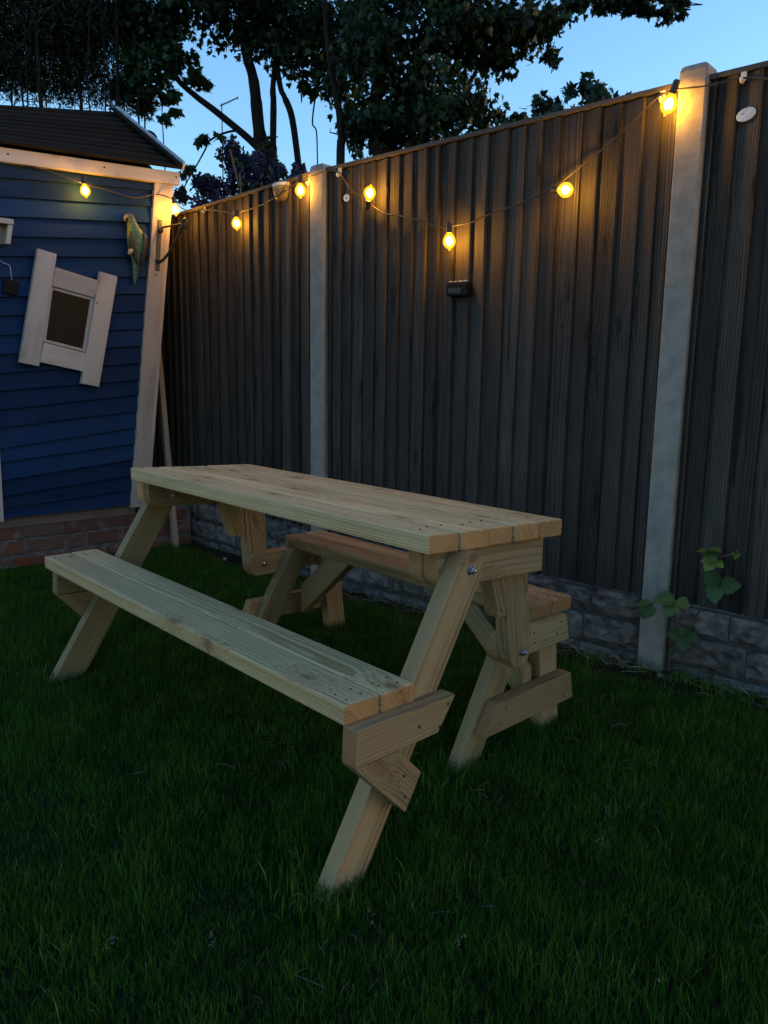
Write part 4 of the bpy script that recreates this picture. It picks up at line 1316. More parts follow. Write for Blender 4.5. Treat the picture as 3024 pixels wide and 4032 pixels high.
def leaves_mesh(name, pos, size, rot, kind, mat, parent, tint, kind_tag='stuff'):
    tv, tf = leaf_template(kind)
    n = len(pos)
    V = np.einsum('nij,kj->nki', rot, tv) * size[:, None, None] + pos[:, None, :]
    if parent is not None:
        V -= np.array(world_origin(parent))
    k = len(tv)
    Fc = (tf[None] + (np.arange(n) * k)[:, None, None]).reshape(-1, 3)
    me = bpy.data.meshes.new(name)
    me.vertices.add(n * k)
    me.vertices.foreach_set('co', V.reshape(-1).astype(np.float32))
    nf = len(Fc)
    me.loops.add(nf * 3)
    me.loops.foreach_set('vertex_index', Fc.reshape(-1).astype(np.int32))
    me.polygons.add(nf)
    me.polygons.foreach_set('loop_start', np.arange(0, nf * 3, 3, dtype=np.int32))
    me.polygons.foreach_set('loop_total', np.full(nf, 3, dtype=np.int32))
    at = me.attributes.new('tint', 'FLOAT', 'POINT')
    at.data.foreach_set('value', np.repeat(tint, k).astype(np.float32))
    me.materials.append(mat)
    me.update(calc_edges=True)
    o = bpy.data.objects.new(name, me)
    link(o, parent)
    if kind_tag:
        o['kind'] = kind_tag
    return o

single_leaf = {}
def single_leaf_obj(kind, mat, tint, parent, pos, size, rot3, name='leaf'):
    key = (kind, mat.name, round(tint * 4))
    if key not in single_leaf:
        tv, tf = leaf_template(kind)
        me = bpy.data.meshes.new(name)
        me.from_pydata([tuple(v) for v in tv], [], [tuple(int(q) for q in f) for f in tf])
        at = me.attributes.new('tint', 'FLOAT', 'POINT')
        at.data.foreach_set('value', np.full(len(tv), round(tint * 4) / 4, np.float32))
        me.materials.append(mat)
        single_leaf[key] = me
    o = bpy.data.objects.new(name, single_leaf[key])
    link(o, parent)
    mm = Matrix([list(map(float, r)) for r in rot3]).to_4x4()
    mm = Matrix.Translation(Vector([float(q) for q in pos])) @ mm @ Matrix.Scale(float(size), 4)
    place(o, mm)
    return o

def crown_points(clumps, per_m2, depth_fac, rg, lumps=5):
    """clumps: (x, y, z, half width, half height); each is broken into smaller lumps of leaves"""
    out = []
    for (x, y, z, a, b) in clumps:
        n = max(6, int(per_m2 * math.pi * a * b))
        dep = max(a, b) * depth_fac
        k = max(3, int(lumps * (a + b) / 0.4))
        lc = rg.normal(size=(k, 3))
        lc /= np.linalg.norm(lc, axis=1, keepdims=True)
        lc *= rg.random((k, 1)) ** 0.5 * 0.85
        idx = rg.integers(0, k, n)
        loc = lc[idx] + rg.normal(size=(n, 3)) * 0.20
        r = np.linalg.norm(loc, axis=1)
        loc = loc[r < 1.12]
        side = np.array([0.675, 0.737, 0]); fw = np.array([-0.737, 0.675, 0])
        P = np.array([x, y, z]) + loc[:, :1] * side * a + loc[:, 1:2] * fw * dep + loc[:, 2:3] * np.array([0, 0, b])
        out.append(P)
    return np.concatenate(out)

CAMV = np.array(CAM)
def rescale(c, k):
    """move a clump list k times as far away from the lawn's corner, sizes with it"""
    r = []
    for q in c:
        p = CAMV + (np.array(q[:3]) - CAMV) * k
        r.append((*p.tolist(), *[v * k for v in q[3:]]))
    return r

def path(P, k=1.0):
    return [tuple(CAMV + (np.array(q) - CAMV) * k) for q in P]

def ext_down(pts, z=-0.02):
    x, y, _ = pts[0]
    return [(x, y, z)] + list(pts)

# ================================================================== SYCAMORE (centre)
KA = 1.15
A_cl = [[-4.238, 2.331, 4.389, 0.47, 0.272], [-3.886, 2.715, 4.437, 0.544, 0.272], [-3.58, 3.047, 4.402, 0.495, 0.322], [-4.138, 2.439, 4.037, 0.20, 0.24], [-4.027, 2.561, 3.807, 0.124, 0.148], [-3.66, 2.961, 4.109, 0.25, 0.15], [-3.429, 3.212, 4.009, 0.34, 0.22], [-3.275, 3.38, 4.242, 0.396, 0.371], [-3.151, 3.515, 3.803, 0.25, 0.32], [-3.045, 3.631, 4.246, 0.421, 0.371], [-3.321, 3.329, 3.799, 0.11, 0.09], [-3.04, 3.635, 3.44, 0.20, 0.26], [-3.621, 3.003, 3.212, 0.10, 0.20], [-3.58, 3.045, 3.0, 0.13, 0.14],
        [-4.29, 2.28, 3.95, 0.22, 0.30], [-4.33, 2.22, 3.72, 0.20, 0.16], [-4.18, 2.40, 3.70, 0.09, 0.09], [-4.2, 2.4, 4.9, 0.7, 0.4], [-3.4, 3.2, 5.0, 0.9, 0.5], [-3.8, 2.9, 5.5, 0.8, 0.4]]
A_small = [[-3.994, 2.597, 3.307, 0.085, 0.06], [-4.064, 2.52, 3.076, 0.08, 0.05], [-4.089, 2.493, 3.027, 0.055, 0.045], [-3.886, 2.714, 3.359, 0.06, 0.035], [-3.786, 2.823, 3.23, 0.09, 0.055], [-3.496, 3.139, 3.105, 0.07, 0.09], [-4.149, 2.428, 3.548, 0.05, 0.06], [-4.286, 2.278, 3.674, 0.13, 0.10], [-4.229, 2.341, 3.482, 0.07, 0.05]]
tr1 = path([[-3.576, 3.052, 2.949], [-3.605, 3.021, 3.131], [-3.635, 2.987, 3.405], [-3.653, 2.968, 3.678], [-3.67, 2.95, 3.856], [-3.721, 2.894, 4.171], [-3.75, 2.87, 4.9]], KA)
tr2 = path([[-3.553, 3.077, 2.905], [-3.55, 3.08, 3.278], [-3.544, 3.086, 3.635], [-3.547, 3.084, 3.77], [-3.521, 3.112, 4.175], [-3.5, 3.1, 4.9]], KA)
tr3 = path([[-3.362, 3.285, 2.864], [-3.386, 3.259, 3.041], [-3.43, 3.211, 3.5], [-3.476, 3.161, 3.681], [-3.502, 3.133, 3.77], [-3.537, 3.095, 4.07]], KA)
limb = path([[-3.58, 3.045, 3.12], [-3.621, 3.003, 3.212], [-3.702, 2.915, 3.33], [-3.891, 2.708, 3.547], [-4.032, 2.555, 3.696], [-4.143, 2.435, 3.847], [-4.214, 2.357, 4.099], [-4.3, 2.3, 4.4]], KA)
twig = path([[-3.702, 2.915, 3.33], [-3.761, 2.851, 3.394], [-3.868, 2.734, 3.364], [-3.947, 2.648, 3.299], [-3.969, 2.624, 3.233], [-4.025, 2.563, 3.094], [-4.107, 2.473, 2.9], [-4.15, 2.427, 2.759]], KA)
rtw = path([[-3.28, 3.37, 3.75], [-3.306, 3.346, 3.478], [-3.281, 3.373, 3.395], [-3.275, 3.38, 3.118], [-3.272, 3.383, 2.955]], KA)
base = tr1[0]
syc = thing('sycamore_tree', 'sycamore with several slim dark trunks and lobed leaves beyond the fence', 'tree', (base[0], base[1], -0.02))
tube('trunk', spline([(base[0], base[1], -0.05)] + tr1, 5), [0.11] * 5 + [0.10] * 5 + [0.072] * 5 + [0.062] * 5 + [0.056] * 5 + [0.05] * 5 + [0.04] * 6, BARK, syc, 10)
tube('trunk', spline([(tr2[0][0] + 0.02, tr2[0][1], -0.05)] + tr2, 5), [0.06] * 5 + [0.05] * 5 + [0.037] * 5 + [0.034] * 5 + [0.03] * 11, BARK, syc, 8)
tube('trunk', spline([(tr3[0][0], tr3[0][1], -0.05)] + tr3, 5), [0.05] * 5 + [0.04] * 5 + [0.034] * 10 + [0.028] * 11, BARK, syc, 8)
tube('limb', spline(limb, 5), np.linspace(0.045, 0.018, 36).tolist(), BARK, syc, 8)
tube('limb', spline(twig, 5), np.linspace(0.014, 0.005, 36).tolist(), BARK, syc, 6)
tube('limb', spline(rtw, 5), np.linspace(0.009, 0.006, 21).tolist(), BARK, syc, 6)
rg = np.random.default_rng(21)
def add_twigs(parent, clumps, n, rg, r=0.008):
    vs, fs = [], []
    for _ in range(n):
        c = clumps[rg.integers(0, len(clumps))]
        p0 = np.array(c[:3]) + rg.normal(size=3) * np.array([c[3], c[3], c[4]]) * 0.33
        d = rg.normal(size=3); d /= np.linalg.norm(d)
        p1 = p0 + d * min(c[3], c[4]) * 0.55
        mid = (p0 + p1) / 2 + rg.normal(size=3) * 0.05
        v, f = tube_mesh([tuple(p0), tuple(mid), tuple(p1)], [r, r * 0.7, r * 0.3], 4)
        b = len(vs)
        vs += v
        fs += [tuple(q + b for q in ff) for ff in f]
    off = world_origin(parent)
    o = mesh_obj('twigs', [v - off for v in vs], fs, BARK, parent)
    o['kind'] = 'stuff'
add_twigs(syc, rescale(A_cl, KA), 140, rg)
P = crown_points(rescale(A_cl, KA), 1800, 1.3, rg, 8)
Ps = crown_points(rescale(A_small, KA), 1300, 0.9, rg, 4)
n_ind = 140
allP = P
sz = rg.uniform(0.038, 0.092, len(allP))
leaves_mesh('crown', allP, sz, rand_rot(len(allP), 0.45, rg), 'maple', MAPLE, syc, rg.random(len(allP)) ** 1.6)
rot = rand_rot(len(Ps), 0.5, rg)
for i in range(min(len(Ps), 280)):
    single_leaf_obj('maple', MAPLE, float(rg.random() ** 1.3), syc, Ps[i], rg.uniform(0.065, 0.105), rot[i])

# ================================================================== MAPLE (right of centre)
KB = 1.1
B_cl = [[-2.144, 3.133, 3.602, 0.386, 0.386], [-1.941, 3.354, 3.423, 0.472, 0.386], [-2.208, 3.063, 3.176, 0.22, 0.25], [-1.736, 3.578, 3.241, 0.43, 0.22], [-2.004, 3.285, 3.105, 0.43, 0.19], [-1.602, 3.724, 3.3, 0.22, 0.12], [-1.813, 3.493, 3.79, 0.536, 0.30], [-1.549, 3.781, 3.868, 0.45, 0.22], [-1.35, 3.998, 3.871, 0.30, 0.17], [-1.25, 4.107, 3.674, 0.11, 0.09], [-1.475, 3.862, 3.62, 0.22, 0.10], [-1.883, 3.417, 3.987, 0.643, 0.22], [-1.182, 4.181, 4.018, 0.16, 0.10], [-1.025, 4.352, 4.06, 0.20, 0.06], [-0.92, 4.46, 4.06, 0.14, 0.06], [-0.80, 4.60, 4.085, 0.18, 0.07], [-0.70, 4.71, 4.06, 0.16, 0.08], [-0.638, 4.774, 3.985, 0.11, 0.08], [-0.58, 4.83, 4.04, 0.09, 0.06], [-0.852, 4.541, 4.035, 0.12, 0.06],
        [-1.9, 3.4, 4.5, 0.8, 0.4], [-1.3, 4.1, 4.45, 0.6, 0.3], [-0.7, 4.7, 4.35, 0.45, 0.22], [-1.7, 3.6, 4.95, 0.6, 0.3]]
bt1 = path([[-2.137, 3.141, 2.761], [-2.152, 3.124, 2.951], [-2.169, 3.106, 3.326], [-2.119, 3.161, 3.694], [-2.015, 3.273, 3.966], [-1.9, 3.4, 4.6]], KB)
bt2 = path([[-2.356, 2.902, 2.757], [-2.35, 2.909, 3.023], [-2.371, 2.886, 3.322], [-2.412, 2.841, 3.597], [-2.45, 2.8, 4.1]], KB)
bl = path([[-2.119, 3.161, 3.694], [-1.748, 3.565, 3.846], [-1.353, 3.995, 3.961], [-0.961, 4.422, 4.10], [-0.695, 4.711, 4.08]], KB)
mp = thing('maple_tree', 'broad dark maple crown overhanging the middle of the fence', 'tree', (bt1[0][0], bt1[0][1], -0.02))
tube('trunk', spline([(bt1[0][0], bt1[0][1], -0.05)] + bt1, 5), np.linspace(0.09, 0.03, 31).tolist(), BARK, mp, 10)
tube('trunk', spline([(bt2[0][0], bt2[0][1], -0.05)] + bt2, 5), np.linspace(0.045, 0.02, 26).tolist(), BARK, mp, 8)
tube('limb', spline(bl, 5), np.linspace(0.04, 0.010, 21).tolist(), BARK, mp, 8)
add_twigs(mp, rescale(B_cl, KB), 140, rg)
P = crown_points(rescale(B_cl, KB), 2400, 1.2, rg, 8)
sz = rg.uniform(0.034, 0.076, len(P))
leaves_mesh('crown', P, sz, rand_rot(len(P), 0.5, rg), 'maple', MAPLE2, mp, rg.random(len(P)) ** 1.8)

# ================================================================== SHRUB behind the fence on the right
C_cl = rescale([[-1.047, 3.589, 3.11, 0.17, 0.09], [-0.911, 3.737, 3.15, 0.14, 0.085], [-0.753, 3.909, 3.27, 0.17, 0.10], [-0.761, 3.901, 3.13, 0.27, 0.09], [-0.588, 4.089, 3.16, 0.10, 0.055], [-1.119, 3.51, 3.04, 0.14, 0.07], [-0.9, 3.75, 2.85, 0.45, 0.2]], 1.05)
cs = thing('leafy_shrub', 'small round-topped shrub peeping over the fence at right', 'shrub', (C_cl[2][0], C_cl[2][1], -0.02))
for dx_, dy_ in ((0, 0), (-0.18, -0.18), (0.12, 0.14)):
    q = C_cl[2]
    tube('stem', spline([(q[0], q[1], -0.05), (q[0] + dx_ * 0.4, q[1] + dy_ * 0.4, 1.6), (q[0] + dx_, q[1] + dy_, 3.25)], 5), np.linspace(0.03, 0.01, 11).tolist(), BARK, cs, 7)
P = crown_points(C_cl, 1500, 1.2, rg)
leaves_mesh('crown', P, rg.uniform(0.045, 0.085, len(P)), rand_rot(len(P), 0.3, rg), 'maple', SHRUB, cs, rg.random(len(P)) ** 1.5)

# ================================================================== BLUE-FLOWERED SHRUB between
KD = 1.14
D_cl = rescale([[-1.729, 1.367, 2.349, 0.12, 0.07], [-1.632, 1.472, 2.469, 0.09, 0.10], [-1.58, 1.529, 2.426, 0.11, 0.09], [-1.539, 1.574, 2.353, 0.19, 0.066], [-1.496, 1.621, 2.427, 0.09, 0.085], [-1.621, 1.485, 2.542, 0.065, 0.045], [-1.391, 1.735, 2.38, 0.09, 0.05], [-1.349, 1.781, 2.385, 0.055, 0.04], [-1.852, 1.233, 2.273, 0.07, 0.055], [-1.677, 1.424, 2.306, 0.20, 0.05], [-1.6, 1.5, 2.15, 0.3, 0.12]], KD)
ds = thing('flowering_shrub', 'blue-purple flowering shrub behind the fence beside the playhouse', 'shrub', (D_cl[3][0], D_cl[3][1], -0.02))
for q in (D_cl[0], D_cl[2], D_cl[4], D_cl[6]):
    tube('stem', spline([(D_cl[3][0], D_cl[3][1], -0.05), ((D_cl[3][0] + q[0]) / 2, (D_cl[3][1] + q[1]) / 2, 1.4), (q[0], q[1], q[2])], 5), np.linspace(0.025, 0.008, 11).tolist(), BARK, ds, 7)
P = crown_points(D_cl, 1500, 1.1, rg, 9)
leaves_mesh('foliage', P, rg.uniform(0.03, 0.055, len(P)), rand_rot(len(P), 0.2, rg), 'oval', SHRUB, ds, rg.random(len(P)))
# flower heads: little upright panicles of many petals
heads = crown_points(D_cl, 1500, 1.1, rg, 9)
fl, fsz = [], []
for h in heads:
    k = 22
    t = rg.random(k)
    ang = rg.random(k) * 6.283
    rr_ = 0.024 * (1 - t * 0.7) * np.sqrt(rg.random(k))
    fl.append(np.stack([h[0] + rr_ * np.cos(ang), h[1] + rr_ * np.sin(ang), h[2] + t * 0.07 - 0.02], 1))
    fsz.append(np.full(k, 0.017))
fl = np.concatenate(fl)
leaves_mesh('blossom', fl, np.concatenate(fsz) * rg.uniform(0.7, 1.3, len(fl)), rand_rot(len(fl), 0.0, rg), 'petal', FLOWER, ds, rg.random(len(fl)))
# a bare dead cane standing up out of it
dc = thing('dead_cane', 'bare brown cane standing up through the purple shrub', 'stick', (-1.776, 1.612, 0.0))
tube('cane', spline([(-1.74, 1.66, -0.02), (-1.776, 1.612, 2.276), (-1.783, 1.604, 2.37), (-1.803, 1.583, 2.492), (-1.821, 1.562, 2.60)], 4), 0.006, CANE, dc, 6)

# ================================================================== CONIFER behind the playhouse
KE = 1.75
E_cl = rescale([[-2.459, 0.572, 3.277, 0.379, 0.28], [-2.224, 0.828, 3.281, 0.379, 0.28], [-2.033, 1.036, 3.202, 0.19, 0.28], [-2.473, 0.557, 2.97, 0.33, 0.20], [-2.235, 0.816, 2.974, 0.33, 0.20], [-2.061, 1.005, 2.907, 0.14, 0.17], [-2.003, 1.069, 2.78, 0.09, 0.075], [-2.75, 0.25, 3.1, 0.35, 0.4], [-2.4, 0.7, 3.7, 0.5, 0.3]], KE)
cf = thing('conifer_hedge_tree', 'tall dark brownish conifer with thin upright stems behind the playhouse', 'tree', (E_cl[1][0], E_cl[1][1], -0.02))
side = np.array([0.675, 0.737, 0])
cc = np.array(E_cl[1][:2])
for k in range(18):
    t = rg.uniform(-1.25, 0.72)
    dp = rg.uniform(-0.5, 0.5)
    b = np.array([*cc, 0]) + side * t + np.array([-0.737, 0.675, 0]) * dp
    r = rg.uniform(0.006, 0.015) if k > 4 else rg.uniform(0.02, 0.032)
    tube('stem', [(b[0], b[1], -0.05), (b[0] + rg.normal() * 0.03, b[1] + rg.normal() * 0.03, 2.5), (b[0] + rg.normal() * 0.06, b[1] + rg.normal() * 0.06, 4.0), (b[0] + rg.normal() * 0.1, b[1] + rg.normal() * 0.1, 6.2)], [r, r * 0.9, r * 0.8, r * 0.4], BARK, cf, 6)
P = crown_points(E_cl[:3] + E_cl[7:], 13000, 0.9, rg, 16)
P2 = crown_points(E_cl[3:7], 9000, 0.7, rg, 22)
P = np.concatenate([P, P2])
leaves_mesh('crown', P, rg.uniform(0.04, 0.095, len(P)), rand_rot(len(P), 0.25, rg), 'spray', CONIFER, cf, rg.random(len(P)) ** 1.3)

# ================================================================== FAR TELEVISION AERIAL
ae = thing('television_aerial', 'thin television aerial on a mast far beyond the fence', 'aerial', (-23.54, 14.58, -0.02))
tube('mast', [(-23.55, 14.57, -0.05), (-23.54, 14.58, 6.0), (-23.53, 14.587, 11.0)], [0.035, 0.03, 0.022], ALU, ae, 6)
bo0, bo1 = Vector((-23.58, 14.54, 10.92)), Vector((-23.13, 15.02, 11.20))
tube('boom', [bo0, bo1], 0.022, ALU, ae, 6)
perp = Vector((0.6, -0.55, 0.3)).normalized()
for k in range(9):
    p = bo0.lerp(bo1, 0.12 + k * 0.10)
    h = 0.10 - 0.004 * k
    tube('element', [p - perp * h, p + perp * h], 0.005, ALU, ae, 5)
tube('reflector', [bo1 - Vector((0, 0, 0.05)), bo1 + Vector((0, 0, 0.05))], 0.018, ALU, ae, 5)

# ================================================================== BRAMBLE at the tall post
bb = thing('bramble_plant', 'young bramble with green leaves climbing beside the tall concrete post', 'bramble', tuple(F2(1.98, 0.07, 0.03)))
def B(s, z, off=0.03): return F2(1.83 + s, z, off)
tube('cane', spline([B(0.135, 0.06, 0.0), B(0.135, 0.16, 0.02), B(0.150, 0.30, 0.03), B(0.155, 0.37, 0.05)], 6), 0.0035, CANE, bb, 6)
tube('cane', spline([B(0.16, 0.06, 0.0), B(0.20, 0.28, 0.02), B(0.262, 0.45, 0.03), B(0.262, 0.53, 0.035), B(0.28, 0.57, 0.04), B(0.338, 0.596, 0.04)], 6), 0.003, CANE, bb, 6)
tube('cane', spline([B(0.155, 0.37, 0.05), B(0.11, 0.385, 0.07), B(0.07, 0.375, 0.09)], 5), 0.0022, CANE, bb, 5)
tube('cane', spline([B(0.14, 0.20, 0.02), B(0.17, 0.26, 0.05), B(0.20, 0.275, 0.06)], 5), 0.0022, CANE, bb, 5)
def bramble_leaf(tip, base, tint, wide, nrm):
    """a toothed oval leaf from base to tip, folded along its midrib, as its own mesh"""
    b, t = Vector(base), Vector(tip)
    ax = (t - b)
    Ln = ax.length
    mm = frame(b, ax, nrm)
    N = 9
    vs, fs = [], []
    for i in range(N + 1):
        u = i / N
        hw = wide * Ln * (math.sin(math.pi * min(1, u ** 0.80)) ** 0.8) * (1.0 + 0.07 * (-1) ** i)
        if i in (0, N):
            hw = 0.0005
        z = -0.25 * Ln * (u - 0.4) ** 2
        for s_ in (-1, -0.5, 0, 0.5, 1):
            vs.append((u * Ln - (0.03 * Ln if (i % 2 and abs(s_) == 1) else 0), s_ * hw, z + 0.20 * abs(s_) * hw + (0.006 * Ln * math.sin(i * 2.2) if abs(s_) == 0.5 else 0)))
    for i in range(N):
        for j in range(4):
            fs.append((i * 5 + j, (i + 1) * 5 + j, (i + 1) * 5 + j + 1, i * 5 + j + 1))
    me = bpy.data.meshes.new('leaf')
    me.from_pydata(vs, [], fs)
    at = me.attributes.new('tint', 'FLOAT', 'POINT')
    tv = np.array([min(1, max(0, tint + (0.10 if j % 5 == 2 else 0))) for j in range(len(vs))], np.float32)
    at.data.foreach_set('value', tv)
    me.materials.append(BRAMBLE)
    for p in me.polygons:
        p.use_smooth = True
    o = bpy.data.objects.new('leaf', me)
    link(o, bb)
    place(o, mm)
    return o
UPN = Vector((0.15, -0.75, 0.65))
FLN = Vector((0.1, -0.95, 0.3))
# upper cluster
bramble_leaf(B(0.215, 0.592, 0.06), B(0.255, 0.590, 0.04), 0.42, 0.34, Vector((0, -0.5, 0.85)))
bramble_leaf(B(0.300, 0.606, 0.07), B(0.245, 0.600, 0.04), 0.45, 0.30, Vector((0, -0.4, 0.9)))
bramble_leaf(B(0.288, 0.572, 0.08), B(0.247, 0.592, 0.04), 0.38, 0.38, UPN)
# bright young leaf of three lobes
bramble_leaf(B(0.250, 0.528, 0.07), B(0.272, 0.562, 0.04), 0.98, 0.46, FLN)
bramble_leaf(B(0.232, 0.556, 0.06), B(0.272, 0.563, 0.04), 0.95, 0.36, UPN)
bramble_leaf(B(0.310, 0.546, 0.06), B(0.274, 0.562, 0.04), 0.95, 0.36, UPN)
# middle three
bramble_leaf(B(0.250, 0.530, 0.05), B(0.290, 0.470, 0.04), 0.22, 0.40, FLN)
bramble_leaf(B(0.372, 0.494, 0.06), B(0.297, 0.475, 0.04), 0.25, 0.40, FLN)
bramble_leaf(B(0.296, 0.418, 0.08), B(0.288, 0.472, 0.04), 0.45, 0.42, FLN)
bramble_leaf(B(0.252, 0.452, 0.06), B(0.288, 0.470, 0.04), 0.30, 0.40, FLN)
# at the post
bramble_leaf(B(0.090, 0.398, 0.10), B(0.155, 0.402, 0.06), 0.50, 0.40, UPN)
bramble_leaf(B(0.212, 0.388, 0.08), B(0.160, 0.402, 0.06), 0.58, 0.42, UPN)
bramble_leaf(B(0.147, 0.345, 0.11), B(0.157, 0.400, 0.06), 0.60, 0.46, FLN)
bramble_leaf(B(0.020, 0.362, 0.09), B(0.080, 0.378, 0.09), 0.45, 0.36, Vector((0.0, -0.45, 0.9)))
bramble_leaf(B(0.060, 0.322, 0.12), B(0.085, 0.376, 0.09), 0.28, 0.46, FLN)
# low ones
bramble_leaf(B(0.130, 0.268, 0.06), B(0.185, 0.272, 0.05), 0.14, 0.38, FLN)
bramble_leaf(B(0.180, 0.302, 0.06), B(0.200, 0.272, 0.05), 0.18, 0.50, UPN)
bramble_leaf(B(0.250, 0.268, 0.07), B(0.202, 0.276, 0.05), 0.18, 0.42, UPN)
bramble_leaf(B(0.205, 0.222, 0.08), B(0.200, 0.272, 0.05), 0.32, 0.46, FLN)
# young shoot tip
for q in ((0.350, 0.615), (0.362, 0.598), (0.345, 0.580), (0.330, 0.600), (0.356, 0.588)):
    bramble_leaf(B(q[0], q[1], 0.06), B(0.342, 0.597, 0.045), 0.75, 0.28, UPN)

# ================================================================== GRASS
def grass_field(name, xy, hgt, wid, tint, label, rg, lean=0.55, mat=GRASS, kind='stuff'):
    n = len(xy)
    z0 = lawn_z(xy[:, 0], xy[:, 1]) - 0.004
    a = rg.random(n) * 6.2832
    la = rg.random(n) * 6.2832
    ln = rg.random(n) ** 1.4 * lean
    w = np.stack([np.cos(a), np.sin(a), np.zeros(n)], 1) * wid[:, None]
    dirv = np.stack([np.cos(la) * ln, np.sin(la) * ln, np.ones(n)], 1)
    dirv /= np.linalg.norm(dirv, axis=1, keepdims=True)
    b = np.stack([xy[:, 0], xy[:, 1], z0], 1)
    mid = b + dirv * (hgt * 0.5)[:, None]
    d2 = dirv + np.stack([np.cos(la), np.sin(la), np.zeros(n)], 1) * (ln * 1.1)[:, None] - np.array([0, 0, 0.25]) * ln[:, None]
    d2 /= np.linalg.norm(d2, axis=1, keepdims=True)
    tip = mid + d2 * (hgt * 0.5)[:, None]
    V = np.stack([b - w, b + w, mid - w * 0.8, mid + w * 0.8, tip], 1).reshape(-1, 3)
    base = np.arange(n) * 5
    tri = np.array([[0, 1, 3], [0, 3, 2], [2, 3, 4]])
    Fc = (tri[None] + base[:, None, None]).reshape(-1, 3)
    me = bpy.data.meshes.new(name)
    me.vertices.add(len(V))
    me.vertices.foreach_set('co', V.reshape(-1).astype(np.float32))
    nf = len(Fc)
    me.loops.add(nf * 3)
    me.loops.foreach_set('vertex_index', Fc.reshape(-1).astype(np.int32))
    me.polygons.add(nf)
    me.polygons.foreach_set('loop_start', np.arange(0, nf * 3, 3, dtype=np.int32))
    me.polygons.foreach_set('loop_total', np.full(nf, 3, dtype=np.int32))
    at = me.attributes.new('tint', 'FLOAT', 'POINT')
    at.data.foreach_set('value', np.repeat(tint, 5).astype(np.float32))
    me.materials.append(mat)
    me.update(calc_edges=True)
    o = bpy.data.objects.new(name, me)
    link(o)
    return tag(o, label, 'grass', kind=kind)

def fence_y(x):
    y1 = 1.24
    y2 = A1.y + (x - A1.x) * FD.y / FD.x
    return np.where(x < A1.x, y1, y2)

rg = np.random.default_rng(5)
n = 820000
gx_ = rg.uniform(-1.84, 3.6, n)
gy_ = rg.uniform(-2.2, 1.45, n)
dens = value_noise(gx_, gy_, 7.0, 8) * 0.5 + value_noise(gx_, gy_, 18.0, 9) * 0.5
gap = fence_y(gx_) - gy_
edge = np.clip((gap - 0.07 - 0.09 * value_noise(gx_, gy_, 6.0, 12)) / 0.10, 0, 1)
edge *= np.clip((gx_ + 1.80) / 0.06, 0, 1)
# worn earth where the boards keep the rain off, right by the tall post
keep = rg.random(n) < (0.35 + 0.9 * dens) * edge
# behind the camera the lawn can be thinner
dcam = np.hypot(gx_ - CAM.x, gy_ - CAM.y)
fw = (gx_ - CAM.x) * -0.737 + (gy_ - CAM.y) * 0.675
keep &= (fw > 0.2) | (rg.random(n) < 0.25)
xy = np.stack([gx_, gy_], 1)[keep]
k = len(xy)
hn = value_noise(xy[:, 0], xy[:, 1], 4.0, 20)
hn2 = value_noise(xy[:, 0], xy[:, 1], 12.0, 22)
hgt = (0.016 + 0.022 * hn + 0.018 * hn2) * rg.uniform(0.6, 1.4, k)
long_ = rg.random(k) < 0.03
hgt[long_] *= 1.6
wid = rg.uniform(0.0007, 0.0015, k)
hn3 = value_noise(xy[:, 0], xy[:, 1], 28.0, 31)
tint = np.clip(rg.beta(2, 3.2, k) * 0.80 + (hn2 - 0.5) * 0.30 + (hn3 - 0.5) * 0.25, 0, 0.92)
dry = rg.random(k) < 0.02 + 0.09 * (value_noise(xy[:, 0], xy[:, 1], 9.0, 41) > 0.78)
tint[dry] = rg.uniform(0.93, 1.0, dry.sum())
grass_field('grass', xy, hgt, wid, tint, 'short dark green lawn grass', rg)
# longer tufts along the fence foot and by the tall post
tp = []
for (s, off, cnt, sp) in ((2.02, 0.05, 70, 0.03), (2.12, 0.06, 90, 0.04), (2.22, 0.07, 70, 0.04), (1.88, 0.06, 50, 0.04), (1.55, 0.09, 60, 0.06), (1.70, 0.07, 60, 0.05), (2.4, 0.08, 60, 0.06), (0.9, 0.10, 70, 0.08), (1.2, 0.10, 70, 0.08)):
    c = F2(s, 0, off)
    tp.append(rg.normal(size=(cnt, 2)) * sp * np.array([1, 0.5]) + np.array([c.x, c.y]))
for c in ((-0.30, -0.33), (-0.22, -0.27), (-0.35, -0.25), (1.52, -0.36), (1.60, -0.30), (1.46, -0.30), (1.44, 0.24), (1.40, 0.18)):
    tp.append(rg.normal(size=(40, 2)) * 0.035 + np.array(c))
tp = np.concatenate(tp)
tp = tp[(fence_y(tp[:, 0]) - tp[:, 1]) > 0.02]
grass_field('grass_tufts', tp, rg.uniform(0.035, 0.085, len(tp)), rg.uniform(0.0012, 0.0024, len(tp)), np.clip(rg.random(len(tp)) * 0.9, 0, 0.92), 'longer grass tufts along the fence foot and around the table legs', rg, 0.8)
# pale seed heads standing in the lawn
sh_v, sh_f, sh_t = [], [], []
ss = []
for k in range(22):
    t_, w_ = rg.uniform(0.5, 2.2), rg.uniform(-0.9, 0.9)
    d_ = rg.uniform(1.15, 3.0)
    ss.append((CAM.x - 0.737 * d_ + 0.675 * w_ * d_ * 0.5, CAM.y + 0.675 * d_ + 0.737 * w_ * d_ * 0.5))
pts_s, sz_s = [], []
for (x, y) in ss:
    if y > 1.0 or x < -1.7:
        continue
    z = float(lawn_z(np.array([x]), np.array([y]))[0])
    hh = rg.uniform(0.045, 0.085)
    lx, ly = rg.normal() * 0.02, rg.normal() * 0.02
    for q in range(9):
        u = q / 8
        pts_s.append((x + lx * (1 + u * 0.3) + rg.normal() * 0.004, y + ly * (1 + u * 0.3) + rg.normal() * 0.004, z + hh + u * 0.025))
        sz_s.append(rg.uniform(0.004, 0.008))
pts_s = np.array(pts_s)
